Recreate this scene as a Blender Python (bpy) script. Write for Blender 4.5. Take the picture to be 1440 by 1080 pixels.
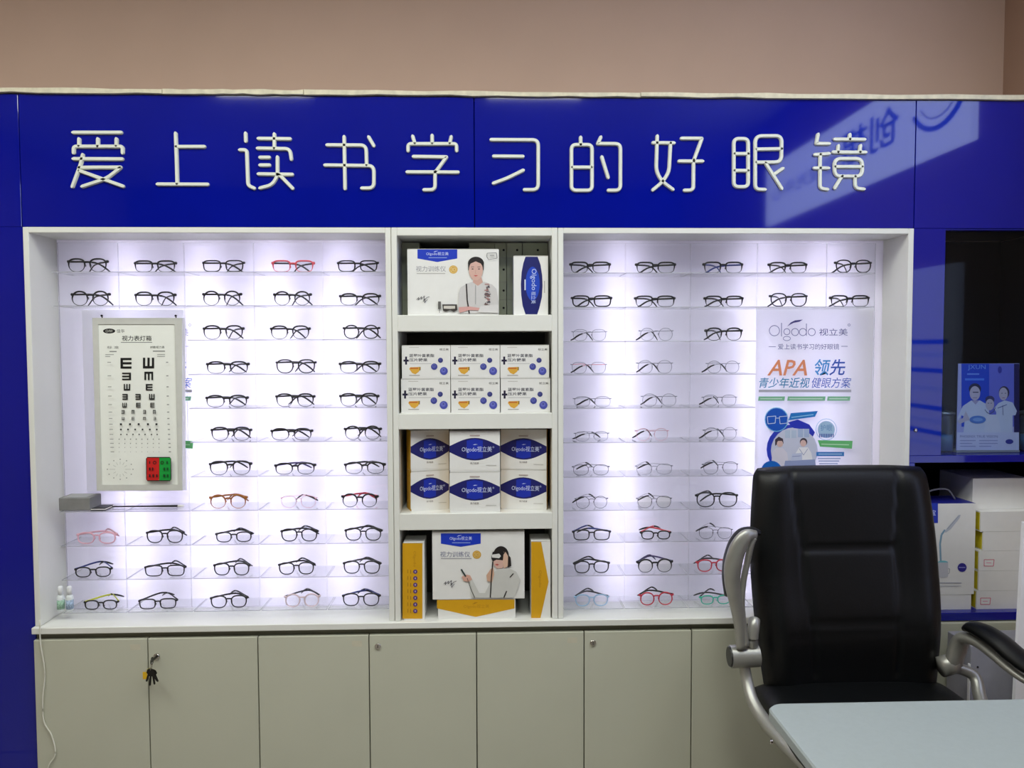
import bpy, bmesh, math, random
from mathutils import Vector, Matrix
random.seed(7)
for o in list(bpy.data.objects): bpy.data.objects.remove(o)
scene = bpy.context.scene
C = scene.collection
PI = math.pi

# ------------------------------------------------------------------ camera
CAM = Vector((0.0, -2.6, 1.52)); FPX = 1124.0
yaw, pitch, roll = math.radians(1.94), math.radians(2.70), math.radians(-0.19)
fwd = Vector((math.sin(yaw)*math.cos(pitch), math.cos(yaw)*math.cos(pitch), -math.sin(pitch)))
rgt = Vector((math.cos(yaw), -math.sin(yaw), 0)); upv = rgt.cross(fwd)
cr, cu_ = rgt*math.cos(roll)+upv*math.sin(roll), -rgt*math.sin(roll)+upv*math.cos(roll)
cam = bpy.data.cameras.new('camera'); camo = bpy.data.objects.new('camera', cam); C.objects.link(camo)
cam.sensor_fit = 'HORIZONTAL'; cam.sensor_width = 36; cam.lens = 36*FPX/1440; cam.clip_start = .05
mw = Matrix((cr, cu_, -fwd)).transposed().to_4x4(); mw.translation = CAM; camo.matrix_world = mw
scene.camera = camo
def P(px, py, Y=0.0):
    """photo pixel -> point on the vertical plane at depth Y"""
    d = cr*((px-720)/FPX) + cu_*((540-py)/FPX) + fwd
    return CAM + d*((Y-CAM.y)/d.y)
def PX(px, py, Y=0.0): return P(px, py, Y).x
def PZ(px, py, Y=0.0): return P(px, py, Y).z
def PF(px, py, z):
    """photo pixel -> point on the horizontal plane at height z"""
    d = cr*((px-720)/FPX) + cu_*((540-py)/FPX) + fwd
    return CAM + d*((z-CAM.z)/d.z)

# ------------------------------------------------------------------ world, exposure
w = bpy.data.worlds.new('world'); scene.world = w; w.use_nodes = True
w.node_tree.nodes['Background'].inputs[0].default_value = (.9, .95, 1, 1)
w.node_tree.nodes['Background'].inputs[1].default_value = .05
vs = scene.view_settings
vs.view_transform = 'Standard'; vs.look = 'None'; vs.gamma = 1; vs.use_curve_mapping = False
vs.exposure = 0.0
try: scene.cycles.transparent_max_bounces = 32
except Exception: pass
CEIL_W = 16.0        # each ceiling panel lamp
LED_W = 4.7          # each vertical strip of diodes behind the display backs

def area(name, loc, rot, sx, sy, power, col):
    l = bpy.data.lights.new(name, 'AREA'); l.shape = 'RECTANGLE'; l.size = sx; l.size_y = sy
    l.energy = power; l.color = col
    o = bpy.data.objects.new(name, l); o.location = loc; o.rotation_euler = rot; C.objects.link(o); return o

# ------------------------------------------------------------------ materials
MATS = {}
def s2l(c):
    return tuple((x/12.92 if x <= .04045 else ((x+.055)/1.055)**2.4) for x in (v/255 for v in c))
def mat(name, rgb, rough=.5, metal=0, var=.04, scale=30, coat=0, bump=0, spec=.5, emit=0):
    if name in MATS: return MATS[name]
    m = bpy.data.materials.new(name); m.use_nodes = True; nt = m.node_tree; b = nt.nodes['Principled BSDF']
    c = s2l(rgb)
    b.inputs['Roughness'].default_value = rough; b.inputs['Metallic'].default_value = metal
    b.inputs['Specular IOR Level'].default_value = spec
    if coat: b.inputs['Coat Weight'].default_value = coat; b.inputs['Coat Roughness'].default_value = .03
    tc = nt.nodes.new('ShaderNodeTexCoord'); n = nt.nodes.new('ShaderNodeTexNoise')
    n.inputs['Scale'].default_value = scale; n.inputs['Detail'].default_value = 3
    nt.links.new(tc.outputs['Object'], n.inputs['Vector'])
    r = nt.nodes.new('ShaderNodeValToRGB')
    r.color_ramp.elements[0].position = .3; r.color_ramp.elements[1].position = .7
    r.color_ramp.elements[0].color = (*[x*(1-var) for x in c], 1)
    r.color_ramp.elements[1].color = (*[min(1, x*(1+var)) for x in c], 1)
    nt.links.new(n.outputs['Fac'], r.inputs['Fac']); nt.links.new(r.outputs['Color'], b.inputs['Base Color'])
    if bump:
        bp = nt.nodes.new('ShaderNodeBump'); bp.inputs['Strength'].default_value = bump; bp.inputs['Distance'].default_value = .002
        nt.links.new(n.outputs['Fac'], bp.inputs['Height']); nt.links.new(bp.outputs['Normal'], b.inputs['Normal'])
    if emit:
        b.inputs['Emission Color'].default_value = (*c, 1); b.inputs['Emission Strength'].default_value = emit
    MATS[name] = m; return m
def clear(name, tint=(.97, .98, .98), diff=.0, rough=.03, refl=1.0, dcol=(.8, .82, .85)):
    if name in MATS: return MATS[name]
    m = bpy.data.materials.new(name); m.use_nodes = True; nt = m.node_tree; nt.nodes.clear()
    out = nt.nodes.new('ShaderNodeOutputMaterial'); t = nt.nodes.new('ShaderNodeBsdfTransparent'); t.inputs[0].default_value = (*tint, 1)
    g = nt.nodes.new('ShaderNodeBsdfGlossy'); g.inputs['Roughness'].default_value = rough
    lw = nt.nodes.new('ShaderNodeLayerWeight'); lw.inputs[0].default_value = .5      # Schlick curve, the same from both sides
    pw = nt.nodes.new('ShaderNodeMath'); pw.operation = 'POWER'; pw.inputs[1].default_value = 5
    nt.links.new(lw.outputs['Facing'], pw.inputs[0])
    ma = nt.nodes.new('ShaderNodeMath'); ma.operation = 'MULTIPLY_ADD'; ma.inputs[1].default_value = .95; ma.inputs[2].default_value = .04
    nt.links.new(pw.outputs[0], ma.inputs[0])
    mu = nt.nodes.new('ShaderNodeMath'); mu.operation = 'MULTIPLY'; mu.inputs[1].default_value = refl
    nt.links.new(ma.outputs[0], mu.inputs[0])
    mx = nt.nodes.new('ShaderNodeMixShader'); nt.links.new(mu.outputs[0], mx.inputs[0])
    d = nt.nodes.new('ShaderNodeBsdfDiffuse'); d.inputs[0].default_value = (*dcol, 1)
    m2 = nt.nodes.new('ShaderNodeMixShader'); m2.inputs[0].default_value = diff
    nt.links.new(t.outputs[0], m2.inputs[1]); nt.links.new(d.outputs[0], m2.inputs[2])
    nt.links.new(m2.outputs[0], mx.inputs[1]); nt.links.new(g.outputs[0], mx.inputs[2]); nt.links.new(mx.outputs[0], out.inputs[0])
    MATS[name] = m; return m
def opal(name, rgb):
    m = bpy.data.materials.new(name); m.use_nodes = True; nt = m.node_tree; nt.nodes.clear()
    out = nt.nodes.new('ShaderNodeOutputMaterial'); d = nt.nodes.new('ShaderNodeBsdfDiffuse'); t = nt.nodes.new('ShaderNodeBsdfTranslucent')
    n = nt.nodes.new('ShaderNodeTexNoise'); n.inputs['Scale'].default_value = 14
    tc = nt.nodes.new('ShaderNodeTexCoord'); nt.links.new(tc.outputs['Object'], n.inputs['Vector'])
    r = nt.nodes.new('ShaderNodeValToRGB'); c = s2l(rgb)
    r.color_ramp.elements[0].color = (*[x*.97 for x in c], 1); r.color_ramp.elements[1].color = (*c, 1)
    nt.links.new(n.outputs['Fac'], r.inputs[0]); nt.links.new(r.outputs[0], d.inputs[0]); nt.links.new(r.outputs[0], t.inputs[0])
    mx = nt.nodes.new('ShaderNodeMixShader'); mx.inputs[0].default_value = .75 if 'poster' in name else .4
    nt.links.new(d.outputs[0], mx.inputs[1]); nt.links.new(t.outputs[0], mx.inputs[2]); nt.links.new(mx.outputs[0], out.inputs[0])
    MATS[name] = m; return m

WHITE = mat('white_laminate', (228, 229, 224), .38, var=.015, scale=6)
DOOR = mat('door_laminate', (193, 194, 177), .42, var=.02, scale=4)
BLUE = mat('blue_gloss_panel', (5, 18, 142), .05, var=.06, scale=3, spec=.55)
BLUE_D = mat('dark_blue_panel', (8, 22, 120), .16, var=.05, scale=3)
NICHE = mat('dark_niche_board', (8, 9, 14), .6, spec=.1)
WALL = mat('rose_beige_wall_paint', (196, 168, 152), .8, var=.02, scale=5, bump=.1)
OPAL = opal('opal_acrylic', (236, 234, 243))
ACR = clear('clear_acrylic', (.975, .98, .985), .015)
ACR_E = clear('clear_acrylic_edge', (.8, .82, .84), .5, refl=.6, dcol=(.58, .58, .62))
LENS = clear('spectacle_lens', (.975, .978, .978), .012, refl=.7)
LENS_Y = clear('tinted_lens', (.95, .95, .88), .05, refl=.8)
GLASS = clear('cabinet_glass', (.82, .88, .94), .002, refl=.25)
LETTER = mat('cream_letter_acrylic', (226, 230, 218), .35, var=.02)
BLK = mat('black_plastic', (16, 16, 20), .3)
PAPER = mat('white_card', (232, 232, 230), .5, var=.015)

# ------------------------------------------------------------------ mesh helpers
ORG = {}
def mesh_obj(name, verts, faces, mats, parent=None, fm=None, smooth=False, local=False):
    org = ORG.get(parent.name, Vector((0, 0, 0))) if (parent and not local) else Vector((0, 0, 0))
    me = bpy.data.meshes.new(name)
    me.from_pydata([tuple(Vector(v)-org) for v in verts], [], faces)
    for m in (mats if isinstance(mats, (list, tuple)) else [mats]): me.materials.append(m)
    if fm: me.polygons.foreach_set('material_index', fm)
    if smooth: me.polygons.foreach_set('use_smooth', [True]*len(me.polygons))
    me.update()
    o = bpy.data.objects.new(name, me); C.objects.link(o)
    if parent: o.parent = parent
    ORG[o.name] = org
    return o
def thing(name, label, cat, loc=(0, 0, 0), group=None, rz=0):
    o = bpy.data.objects.new(name, None); C.objects.link(o); o.location = loc; o.rotation_euler = (0, 0, rz)
    o.empty_display_size = .02
    ORG[o.name] = Vector(loc); tag(o, label, cat, group); return o
def tag(o, label, cat, group=None):
    o['label'] = label; o['category'] = cat
    if group: o['group'] = group
    return o
def struct(o, label=None):
    o['kind'] = 'structure'
    if label: o['label'] = label
    return o
class G:
    """geometry collector"""
    def __init__(s): s.v = []; s.f = []; s.m = []
    def add(s, v, f, m=0):
        k = len(s.v); s.v += [Vector(x) for x in v]; s.f += [tuple(i+k for i in q) for q in f]
        s.m += ([m]*len(f) if isinstance(m, int) else m); return s
    def box(s, x0, x1, y0, y1, z0, z1, m=0, fmats=None):
        v = [(x, y, z) for x in (x0, x1) for y in (y0, y1) for z in (z0, z1)]
        f = [(0, 1, 3, 2), (4, 6, 7, 5), (0, 4, 5, 1), (2, 3, 7, 6), (0, 2, 6, 4), (1, 5, 7, 3)]  # -x +x front back bottom top
        return s.add(v, f, fmats or m)
    def bbox(s, x0, x1, y0, y1, z0, z1, b=.002, m=0):
        """box with bevelled edges"""
        bm = bmesh.new(); bmesh.ops.create_cube(bm, size=1)
        for v in bm.verts: v.co = ((x0+x1)/2+v.co.x*(x1-x0), (y0+y1)/2+v.co.y*(y1-y0), (z0+z1)/2+v.co.z*(z1-z0))
        b = min(b, .45*min(x1-x0, y1-y0, z1-z0))
        bmesh.ops.bevel(bm, geom=list(bm.edges), offset=b, segments=2 if b > .004 else 1, affect='EDGES', profile=.5)
        bm.verts.index_update(); s.add([v.co.copy() for v in bm.verts], [tuple(v.index for v in f.verts) for f in bm.faces], m); bm.free(); return s
    def tube(s, pts, r, n=8, m=0, flat=None, ref=(0, 0, 1), closed=False, cap=True):
        """sweep; r number or list; flat = (a, b) factors along side / ref direction"""
        pts = [Vector(p) for p in pts]; N = len(pts); rr = r if isinstance(r, (list, tuple)) else [r]*N
        fa, fb = flat or (1, 1); ref = Vector(ref); rings = []
        for i, p in enumerate(pts):
            if closed: t = pts[(i+1) % N]-pts[i-1]
            else: t = pts[min(i+1, N-1)]-pts[max(i-1, 0)]
            t.normalize(); sd = t.cross(ref)
            if sd.length < 1e-4: sd = t.cross(Vector((1, 0, 0)))
            sd.normalize(); u = sd.cross(t)
            rings.append([p+sd*(math.cos(a)*rr[i]*fa)+u*(math.sin(a)*rr[i]*fb) for a in (2*PI*(k+.5)/n for k in range(n))])
        v = [q for g in rings for q in g]; f = []
        for i in range(N if closed else N-1):
            j = (i+1) % N
            f += [(i*n+k, i*n+(k+1) % n, j*n+(k+1) % n, j*n+k) for k in range(n)]
        if cap and not closed: f += [tuple(range(n))[::-1], tuple((N-1)*n+k for k in range(n))]
        return s.add(v, f, m)
    def lathe(s, c, prof, n=16, m=0, axis='z'):
        c = Vector(c); v = []
        for r, h in prof:
            for k in range(n):
                a = 2*PI*k/n; p = (r*math.cos(a), r*math.sin(a), h)
                v.append(c+Vector(p if axis == 'z' else ((h, p[0], p[1]) if axis == 'x' else (p[0], h, p[1]))))
        f = [(i*n+k, i*n+(k+1) % n, (i+1)*n+(k+1) % n, (i+1)*n+k) for i in range(len(prof)-1) for k in range(n)]
        f += [tuple(range(n))[::-1], tuple((len(prof)-1)*n+k for k in range(n))]
        return s.add(v, f, m)
    def out(s, name, mats, parent=None, smooth=False, local=False):
        return mesh_obj(name, s.v, s.f, mats, parent, s.m, smooth, local)
def smooth_path(pts, k=6):
    pts = [Vector(p) for p in pts]; q = [pts[0]*2-pts[1]]+pts+[pts[-1]*2-pts[-2]]; out = []
    for i in range(1, len(q)-2):
        for j in range(k):
            t = j/k; a, b, c, d = q[i-1:i+3]
            out.append(.5*((2*b)+(c-a)*t+(2*a-5*b+4*c-d)*t*t+(3*b-a-3*c+d)*t**3))
    out.append(pts[-1]); return out
def interp(vals, n):
    o = []
    for i in range(n):
        t = i/(n-1)*(len(vals)-1); k = min(int(t), len(vals)-2); o.append(vals[k]+(vals[k+1]-vals[k])*(t-k))
    return o
def shade_auto(o, ang=40):
    bm = bmesh.new(); bm.from_mesh(o.data)
    for f in bm.faces: f.smooth = True
    for e in bm.edges:
        e.smooth = not (len(e.link_faces) == 2 and e.calc_face_angle(0) > math.radians(ang))
    bm.to_mesh(o.data); bm.free(); return o

# ------------------------------------------------------------------ flat print (given in photo pixels, laid on a real face)
TXT = {}
def text_geo(s, off=0.0):
    if (s, off) in TXT: return TXT[s, off]
    cu = bpy.data.curves.new('t', 'FONT'); cu.body = s; cu.size = 1; cu.resolution_u = 2; cu.offset = off
    ob = bpy.data.objects.new('t', cu); C.objects.link(ob)
    dg = bpy.context.evaluated_depsgraph_get(); ev = ob.evaluated_get(dg); me = ev.to_mesh()
    v = [(q.co.x, q.co.y) for q in me.vertices]; f = [tuple(p.vertices) for p in me.polygons]
    ev.to_mesh_clear(); bpy.data.objects.remove(ob); bpy.data.curves.remove(cu)
    TXT[s, off] = (v, f); return v, f
class Print:
    def __init__(s, fmap): s.g = G(); s.fmap = fmap; s.mats = []; s.k = 0
    def mi(s, col):
        m = col if not isinstance(col, tuple) else mat('ink_%d_%d_%d' % col, col, .45, var=.02)
        if m not in s.mats: s.mats.append(m)
        return s.mats.index(m)
    def add(s, v2, faces, col):
        s.k += 1; s.g.add([s.fmap(x, y, .0004+.00006*s.k) for x, y in v2], faces, s.mi(col)); return s
    def poly(s, pts, col): return s.add(pts, [tuple(range(len(pts)))], col)
    def rect(s, x0, y0, x1, y1, col): return s.poly([(x0, y1), (x1, y1), (x1, y0), (x0, y0)], col)
    def ell(s, cx, cy, rx, ry, col, n=24, a0=0, a1=2*PI):
        return s.poly([(cx+rx*math.cos(a0+(a1-a0)*i/n), cy-ry*math.sin(a0+(a1-a0)*i/n)) for i in range(n if a1-a0 > 6.2 else n+1)], col)
    def line(s, pts, wd, col):
        for (x0, y0), (x1, y1) in zip(pts, pts[1:]):
            L = math.hypot(x1-x0, y1-y0) or 1; nx, ny = (y1-y0)/L*wd/2, -(x1-x0)/L*wd/2
            s.add([(x0+nx, y0+ny), (x0-nx, y0-ny), (x1-nx, y1-ny), (x1+nx, y1+ny)], [(0, 1, 2, 3)], col)
        return s
    def ring(s, cx, cy, rx, ry, wd, col, n=24):
        return s.line([(cx+rx*math.cos(2*PI*i/n), cy+ry*math.sin(2*PI*i/n)) for i in range(n+1)], wd, col)
    def text(s, t, x0, y0, x1, y1, col, off=0.0, shear=0, rot=0, col2=None):
        v, f = text_geo(t, off)
        if not v: return s
        xa, xb = min(p[0] for p in v), max(p[0] for p in v); ya, yb = min(p[1] for p in v), max(p[1] for p in v)
        q = []
        for x, y in v:
            u, h = (x-xa)/(xb-xa), (y-ya)/(yb-ya)
            if rot: q.append((x0+(x1-x0)*h, y0+(y1-y0)*u))      # reads downwards
            else: q.append((x0+(x1-x0)*u+shear*h, y1-(y1-y0)*h))
        if not col2: return s.add(q, f, col)
        xm = (x0+x1)/2
        fa = [p for p in f if q[p[0]][0] < xm]; fb = [p for p in f if q[p[0]][0] >= xm]
        s.add(q, fa, col); return s.add(q, fb, col2)
    def out(s, parent, name='printed_design'):
        return s.g.out(name, s.mats, parent)
def front(Y): return lambda x, y, e: P(x, y, Y-e)

# ================================================================== THE ROOM
YB = .36
XR = PX(1412, 60, YB); XL = -3.4; YR = -5.2; ZC = 3.05
def slab(name, *a, m=WALL): return struct(G().box(*a).out(name, m))
slab('wall_back', XL-.1, XR+.1, YB, YB+.1, 0, ZC)
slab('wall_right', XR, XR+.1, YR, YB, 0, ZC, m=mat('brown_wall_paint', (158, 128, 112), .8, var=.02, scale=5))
slab('wall_left', XL-.1, XL, YR, YB, 0, ZC)
slab('wall_rear', XL-.1, XR+.1, YR-.1, YR, 0, ZC, m=mat('rear_wall_paint', (84, 88, 98), .8))
slab('ceiling', XL-.1, XR+.1, YR-.1, YB+.1, ZC, ZC+.1, m=mat('ceiling_paint', (225, 222, 215), .85))
fl = struct(mesh_obj('floor', [], [], mat('floor_screed', (120, 116, 110), .4)))
fl.data.from_pydata([(XL, YR, -.02), (XR, YR, -.02), (XR, YB, -.02), (XL, YB, -.02)], [], [(0, 1, 2, 3)])
TILE = mat('floor_tile', (170, 164, 154), .25, var=.06, scale=8)
g = G().bbox(0, .594, 0, .594, 0, .02, .002); tm = None
ix = 0
for i in range(int((XR-XL)/.6)+1):
    for j in range(int((YB-YR)/.6)+1):
        x0, y0 = XL+i*.6, YR+j*.6
        if x0+.594 > XR or y0+.594 > YB: continue
        if tm is None: o = g.out('tile', TILE, fl, local=True); tm = o.data
        else: o = bpy.data.objects.new('tile', tm); C.objects.link(o); o.parent = fl
        o.location = (x0, y0, -.02)
for i, (lx, ly) in enumerate(((-2.0, -1.2), (-.5, -1.2), (1.0, -1.2), (-1.3, -2.0), (.3, -2.0))):
    t = thing('ceiling_light', ['flat ceiling lamp panel nearest the left end of the sign', 'flat ceiling lamp panel over the middle of the display', 'flat ceiling lamp panel over the black office chair', 'flat ceiling lamp panel of the second row, above the viewer to the left', 'flat ceiling lamp panel of the second row, above the viewer to the right'][i], 'ceiling lamp', (lx, ly, ZC), 'ceiling lamps out of frame')
    gg = G()
    for a in ((-.31, .31, -.31, -.29), (-.31, .31, .29, .31), (-.31, -.29, -.29, .29), (.29, .31, -.29, .29)):
        gg.box(lx+a[0], lx+a[1], ly+a[2], ly+a[3], ZC-.03, ZC-.001)
    gg.out('frame', WHITE, t)
    G().box(lx-.289, lx+.289, ly-.289, ly+.289, ZC-.012, ZC-.004).out('diffuser', mat('lamp_diffuser', (250, 250, 245), .4, emit=1.5), t)
    area('lamp_light', (lx, ly, ZC-.035), (0, 0, 0), .56, .56, CEIL_W, (.97, 1.0, .92)).parent = None

# ================================================================== BLUE SIGN FASCIA
ZT1, ZT0 = PZ(720, 130), PZ(720, 137)              # pale board edge on top
ZF0 = PZ(720, 320)                                  # bottom of the blue band
XS0, XS1, XS2 = PX(28, 225), PX(667, 225), PX(1287, 225)
XPL = PX(42, 600)                                   # left pillar inner edge
XEND = XR-.002; XBEG = PX(0, 500)-.55
fa = thing('sign_fascia', 'glossy royal blue sign band running above the lit display cases', 'sign board', (0, 0, ZF0))
G().bbox(XS0+.0012, XS1-.0012, 0, .03, ZF0, ZT0, .001).out('panel', BLUE, fa)
G().bbox(XS1+.0012, XS2-.0012, 0, .03, ZF0, ZT0, .001).out('panel', BLUE, fa)
G().bbox(XS2+.0012, XEND, 0, .03, ZF0, ZT0, .001).out('panel', BLUE, fa)
G().box(XS0+.02, XEND, .031, .34, ZF0+.004, ZT0-.004).out('core_box', NICHE, fa)
pl = thing('blue_pillar', 'dark blue upright panel at the far left edge of the displays', 'panel', (XBEG, 0, 0))
G().bbox(XBEG, XS0-.0012, 0, .03, ZF0, ZT0, .001).out('upper_panel', BLUE, pl)
G().bbox(XBEG, XPL-.002, 0, .03, 0, ZF0-.0005, .001).out('lower_panel', BLUE, pl)
G().box(XBEG, XPL-.02, .031, .34, 0, ZT0-.004).out('core_box', NICHE, pl)
gt = G(); xs = [XBEG, PX(230, 128), PX(428, 128), PX(900, 128), XEND]
tb = thing('top_board', 'ragged cream board edge capping the blue sign band', 'board', (XBEG, 0, ZT0))
for a, b in zip(xs, xs[1:]):
    n = 14; G_ = G(); v = []; f = []
    for i in range(n+1):
        x = a+.001+(b-a-.002)*i/n; dz = random.uniform(-.0025, .0015)
        v += [(x, -.012, ZT0+.0005+max(0, random.uniform(-.003, .004))), (x, -.012, ZT1+dz), (x, .345, ZT1+dz), (x, .345, ZT0+.0005)]
    for i in range(n):
        k = i*4
        f += [(k, k+4, k+5, k+1), (k+1, k+5, k+6, k+2), (k+3, k+2, k+6, k+7), (k, k+3, k+7, k+4)]
    f += [(0, 1, 2, 3), (n*4, n*4+3, n*4+2, n*4+1)]
    G_.add(v, f).out('board_strip', mat('cream_board_edge', (214, 208, 184), .6, var=.12, scale=40), tb)

# ------------------------------------------------------------------ sign characters
def fillet(pts, r, closed=False):
    pts = [Vector((p[0], p[1])) for p in pts]; N = len(pts); out = []
    for i, p in enumerate(pts):
        rr = r[i] if isinstance(r, (list, tuple)) else r
        if (not closed and i in (0, N-1)) or rr <= 0: out.append(p); continue
        a, b = pts[i-1], pts[(i+1) % N]; la, lb = (a-p).length, (b-p).length
        rr = min(rr, la*.49, lb*.49); s, e = p+(a-p)/la*rr, p+(b-p)/lb*rr
        for k in range(7):
            t = k/6; out.append(s*(1-t)**2+p*2*t*(1-t)+e*t*t)
    return out
def stroke(g, pts2, hw, th, conv, closed=False):
    """D-section bar along a plane polyline with round ends; pts2 in world (x, z)"""
    p = [Vector(conv(*q)) for q in pts2]; N = len(p); sec = []
    def nrm(i):
        a = p[i-1] if (closed or i > 0) else None; b = p[(i+1) % N] if (closed or i < N-1) else None
        d1 = (p[i]-a).normalized() if a is not None else None; d2 = (b-p[i]).normalized() if b is not None else None
        if d1 is None: d1 = d2
        if d2 is None: d2 = d1
        t = (d1+d2)
        t = t.normalized() if t.length > 1e-5 else d1
        n = Vector((-t.y, t.x)); c = max(.5, n.dot(Vector((-d1.y, d1.x)))); return n/c, d1, d2
    for i in range(N):
        n, d1, d2 = nrm(i)
        if not closed and i == 0:
            for e in (1, .85, .5): sec.append((p[0]-d2*hw*e, Vector((-d2.y, d2.x))*max(.06, math.sqrt(max(0, 1-e*e)))))
        sec.append((p[i], n))
        if not closed and i == N-1:
            for e in (.5, .85, 1): sec.append((p[-1]+d1*hw*e, Vector((-d1.y, d1.x))*max(.06, math.sqrt(max(0, 1-e*e)))))
    prof = [(-1, 0), (-1, .55), (-.62, 1), (.62, 1), (1, .55), (1, 0)]; v = []; f = []; K = 6
    for c, n in sec:
        for a, b in prof: q = c+n*hw*a; v.append((q.x, -.0005-th*b, q.y))
    M = len(sec)
    for i in range(M if closed else M-1):
        j = (i+1) % M
        f += [(i*K+k, j*K+k, j*K+(k+1) % K, i*K+(k+1) % K) for k in range(K)]
    if not closed: f += [tuple(range(K)), tuple((M-1)*K+k for k in range(K))[::-1]]
    g.add(v, f)
def rr(x0, x1, y0, y1): return [(x0, y0), (x1, y0), (x1, y1), (x0, y1)]
CH = [
 ('爱', 90, [([(95,78),(530,78)],0),([(145,140),(145,195)],0),([(318,140),(318,200)],0),([(488,140),(488,195)],0),([(95,262),(95,206),(545,206),(545,262)],45),([(98,320),(540,322)],0),([(178,285),(160,370),(85,572)],30),([(150,400),(525,398)],0),([(155,432),(548,572)],0),([(520,405),(400,500),(178,573)],60)]),
 ('上', 90, [([(1032,88),(1040,300),(1047,545)],0),([(1045,208),(1295,208)],0),([(870,553),(1325,555)],0)]),
 ('读', 330, [([(104,88),(106,155)],0),([(55,238),(115,238),(126,565),(182,590)],[0,50,45,0]),([(225,133),(512,137)],0),([(368,95),(368,218)],0),([(218,223),(512,228),(524,322)],70),([(240,307),(320,307)],0),([(240,378),(322,378)],0),([(397,306),(397,462)],0),([(225,459),(532,464)],0),([(400,468),(350,560),(240,588)],80),([(418,470),(535,590)],0)]),
 ('书', 330, [([(1010,120),(1018,592)],0),([(855,193),(1212,195),(1216,372)],55),([(836,378),(1283,384),(1283,590),(1175,590)],55),([(1237,122),(1281,198)],0)]),
 ('学', 560, [([(135,115),(152,172)],0),([(313,108),(313,172)],0),([(488,120),(476,172)],0),([(92,243),(92,182),(538,182),(538,243)],45),([(143,299),(446,303),(345,440)],6),([(85,441),(549,443)],0),([(340,440),(340,605),(240,605)],45)]),
 ('习', 560, [([(857,144),(1288,146),(1288,604),(1162,604)],55),([(880,296),(1145,298)],0),([(1148,426),(1000,500),(878,544)],60)]),
 ('的', 790, [(rr(88,277,190,610),45,1),([(172,125),(172,188)],0),([(100,398),(265,398)],0),([(356,123),(330,180),(538,182),(538,610),(428,610)],[0,4,50,50,0]),([(367,305),(424,489)],0)]),
 ('好', 790, [([(876,113),(866,430),(918,525),(1018,600)],70),([(838,172),(1027,174)],0),([(998,180),(985,440),(925,532),(837,605)],80),([(1100,132),(1287,132),(1213,332)],8),([(1078,342),(1290,342)],0),([(1210,335),(1208,608),(1128,610)],60)]),
 ('眼', 1020, [(rr(75,207,135,577),45,1),([(85,273),(200,273)],0),([(85,428),(200,428)],0),([(358,602),(272,600),(272,110),(515,108),(512,350),(285,352)],[0,50,60,60,60,0]),([(285,232),(508,228)],0),([(368,362),(513,590)],0),([(455,455),(522,410)],0)]),
 ('镜', 1020, [([(848,98),(832,180),(947,180)],4),([(820,282),(945,272)],0),([(868,285),(866,592),(932,600)],50),([(815,405),(940,405)],0),([(1003,140),(1272,142)],0),([(1140,100),(1138,140)],0),([(988,258),(1282,260)],0),([(1035,203),(1030,255)],0),([(1238,201),(1232,255)],0),(rr(1000,1255,318,480),60,1),([(1010,392),(1245,392)],0),([(1065,485),(1003,587)],0),([(1188,488),(1190,590),(1266,598)],40)]),
]
ordn = ['first', 'second', 'third', 'fourth', 'fifth', 'sixth', 'seventh', 'eighth', 'ninth', 'last']
for i, (chv, ox, sts) in enumerate(CH):
    conv = lambda x, y, ox=ox: (lambda q: (q.x, q.z))(P(ox+x/6.545, 175+y/6.545, 0))
    gg = G()
    for st in sts:
        cl = len(st) > 2
        stroke(gg, fillet(st[0], st[1], cl), .0060, .008, conv, cl)
    shade_auto(tag(gg.out('sign_character', LETTER), 'raised cream sign character %s, %s of ten on the blue band' % (chv, ordn[i]), 'sign letter', 'raised characters of the sign'), 50)

# ================================================================== DISPLAY CASES
ZW1 = PZ(520, 873); ZW0 = PZ(520, 882)              # worktop top / bottom at the front
XA, XB1, XC1, XD = XPL, PX(553, 600), PX(784, 600), PX(1281, 480)
DC = .16; TB = .018
wt = G().bbox(XPL-.004, XD+.0, -.022, .34, ZW0, ZW1, .002).out('worktop', WHITE)
tag(wt, 'long thin white worktop board under the three lit display bays', 'worktop')
def case(name, label, x0, x1, leds):
    t = thing(name, label, 'display case', ((x0+x1)/2, 0, ZW1))
    zt = ZF0-.0015; z0 = ZW1+.0005
    G().bbox(x0, x0+TB, -.006, .30, z0, zt, .0015).out('side_panel', WHITE, t)
    G().bbox(x1-TB, x1, -.006, .30, z0, zt, .0015).out('side_panel', WHITE, t)
    G().bbox(x0+TB, x1-TB, -.006, .30, zt-TB, zt, .0015).out('top_panel', WHITE, t)
    G().box(x0+TB, x1-TB, DC, DC+.004, z0, zt-TB).out('back_panel', OPAL, t)
    G().box(x0+TB, x1-TB, .282, .29, z0, zt-TB).out('rear_board', WHITE, t)
    for px in leds:
        x = PX(px, 560, DC)
        G().box(x-.005, x+.005, DC+.108, DC+.112, z0+.02, zt-TB-.02).out('light_strip', mat('strip_board', (240, 240, 240), .4), t)
        a = area('strip_light', (x, DC+.1, (z0+zt-TB)/2), (-PI/2, 0, 0), .012, zt-TB-z0-.06, LED_W, (.95, .93, 1.0))
    return t
case('display_case', 'left backlit white display case holding the eye chart and spectacles', XA, XB1-.001, (184, 289, 386, 482))
case('display_case', 'right backlit white display case with blue and orange poster', XC1+.001, XD, (872, 1066, 1158))

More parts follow.
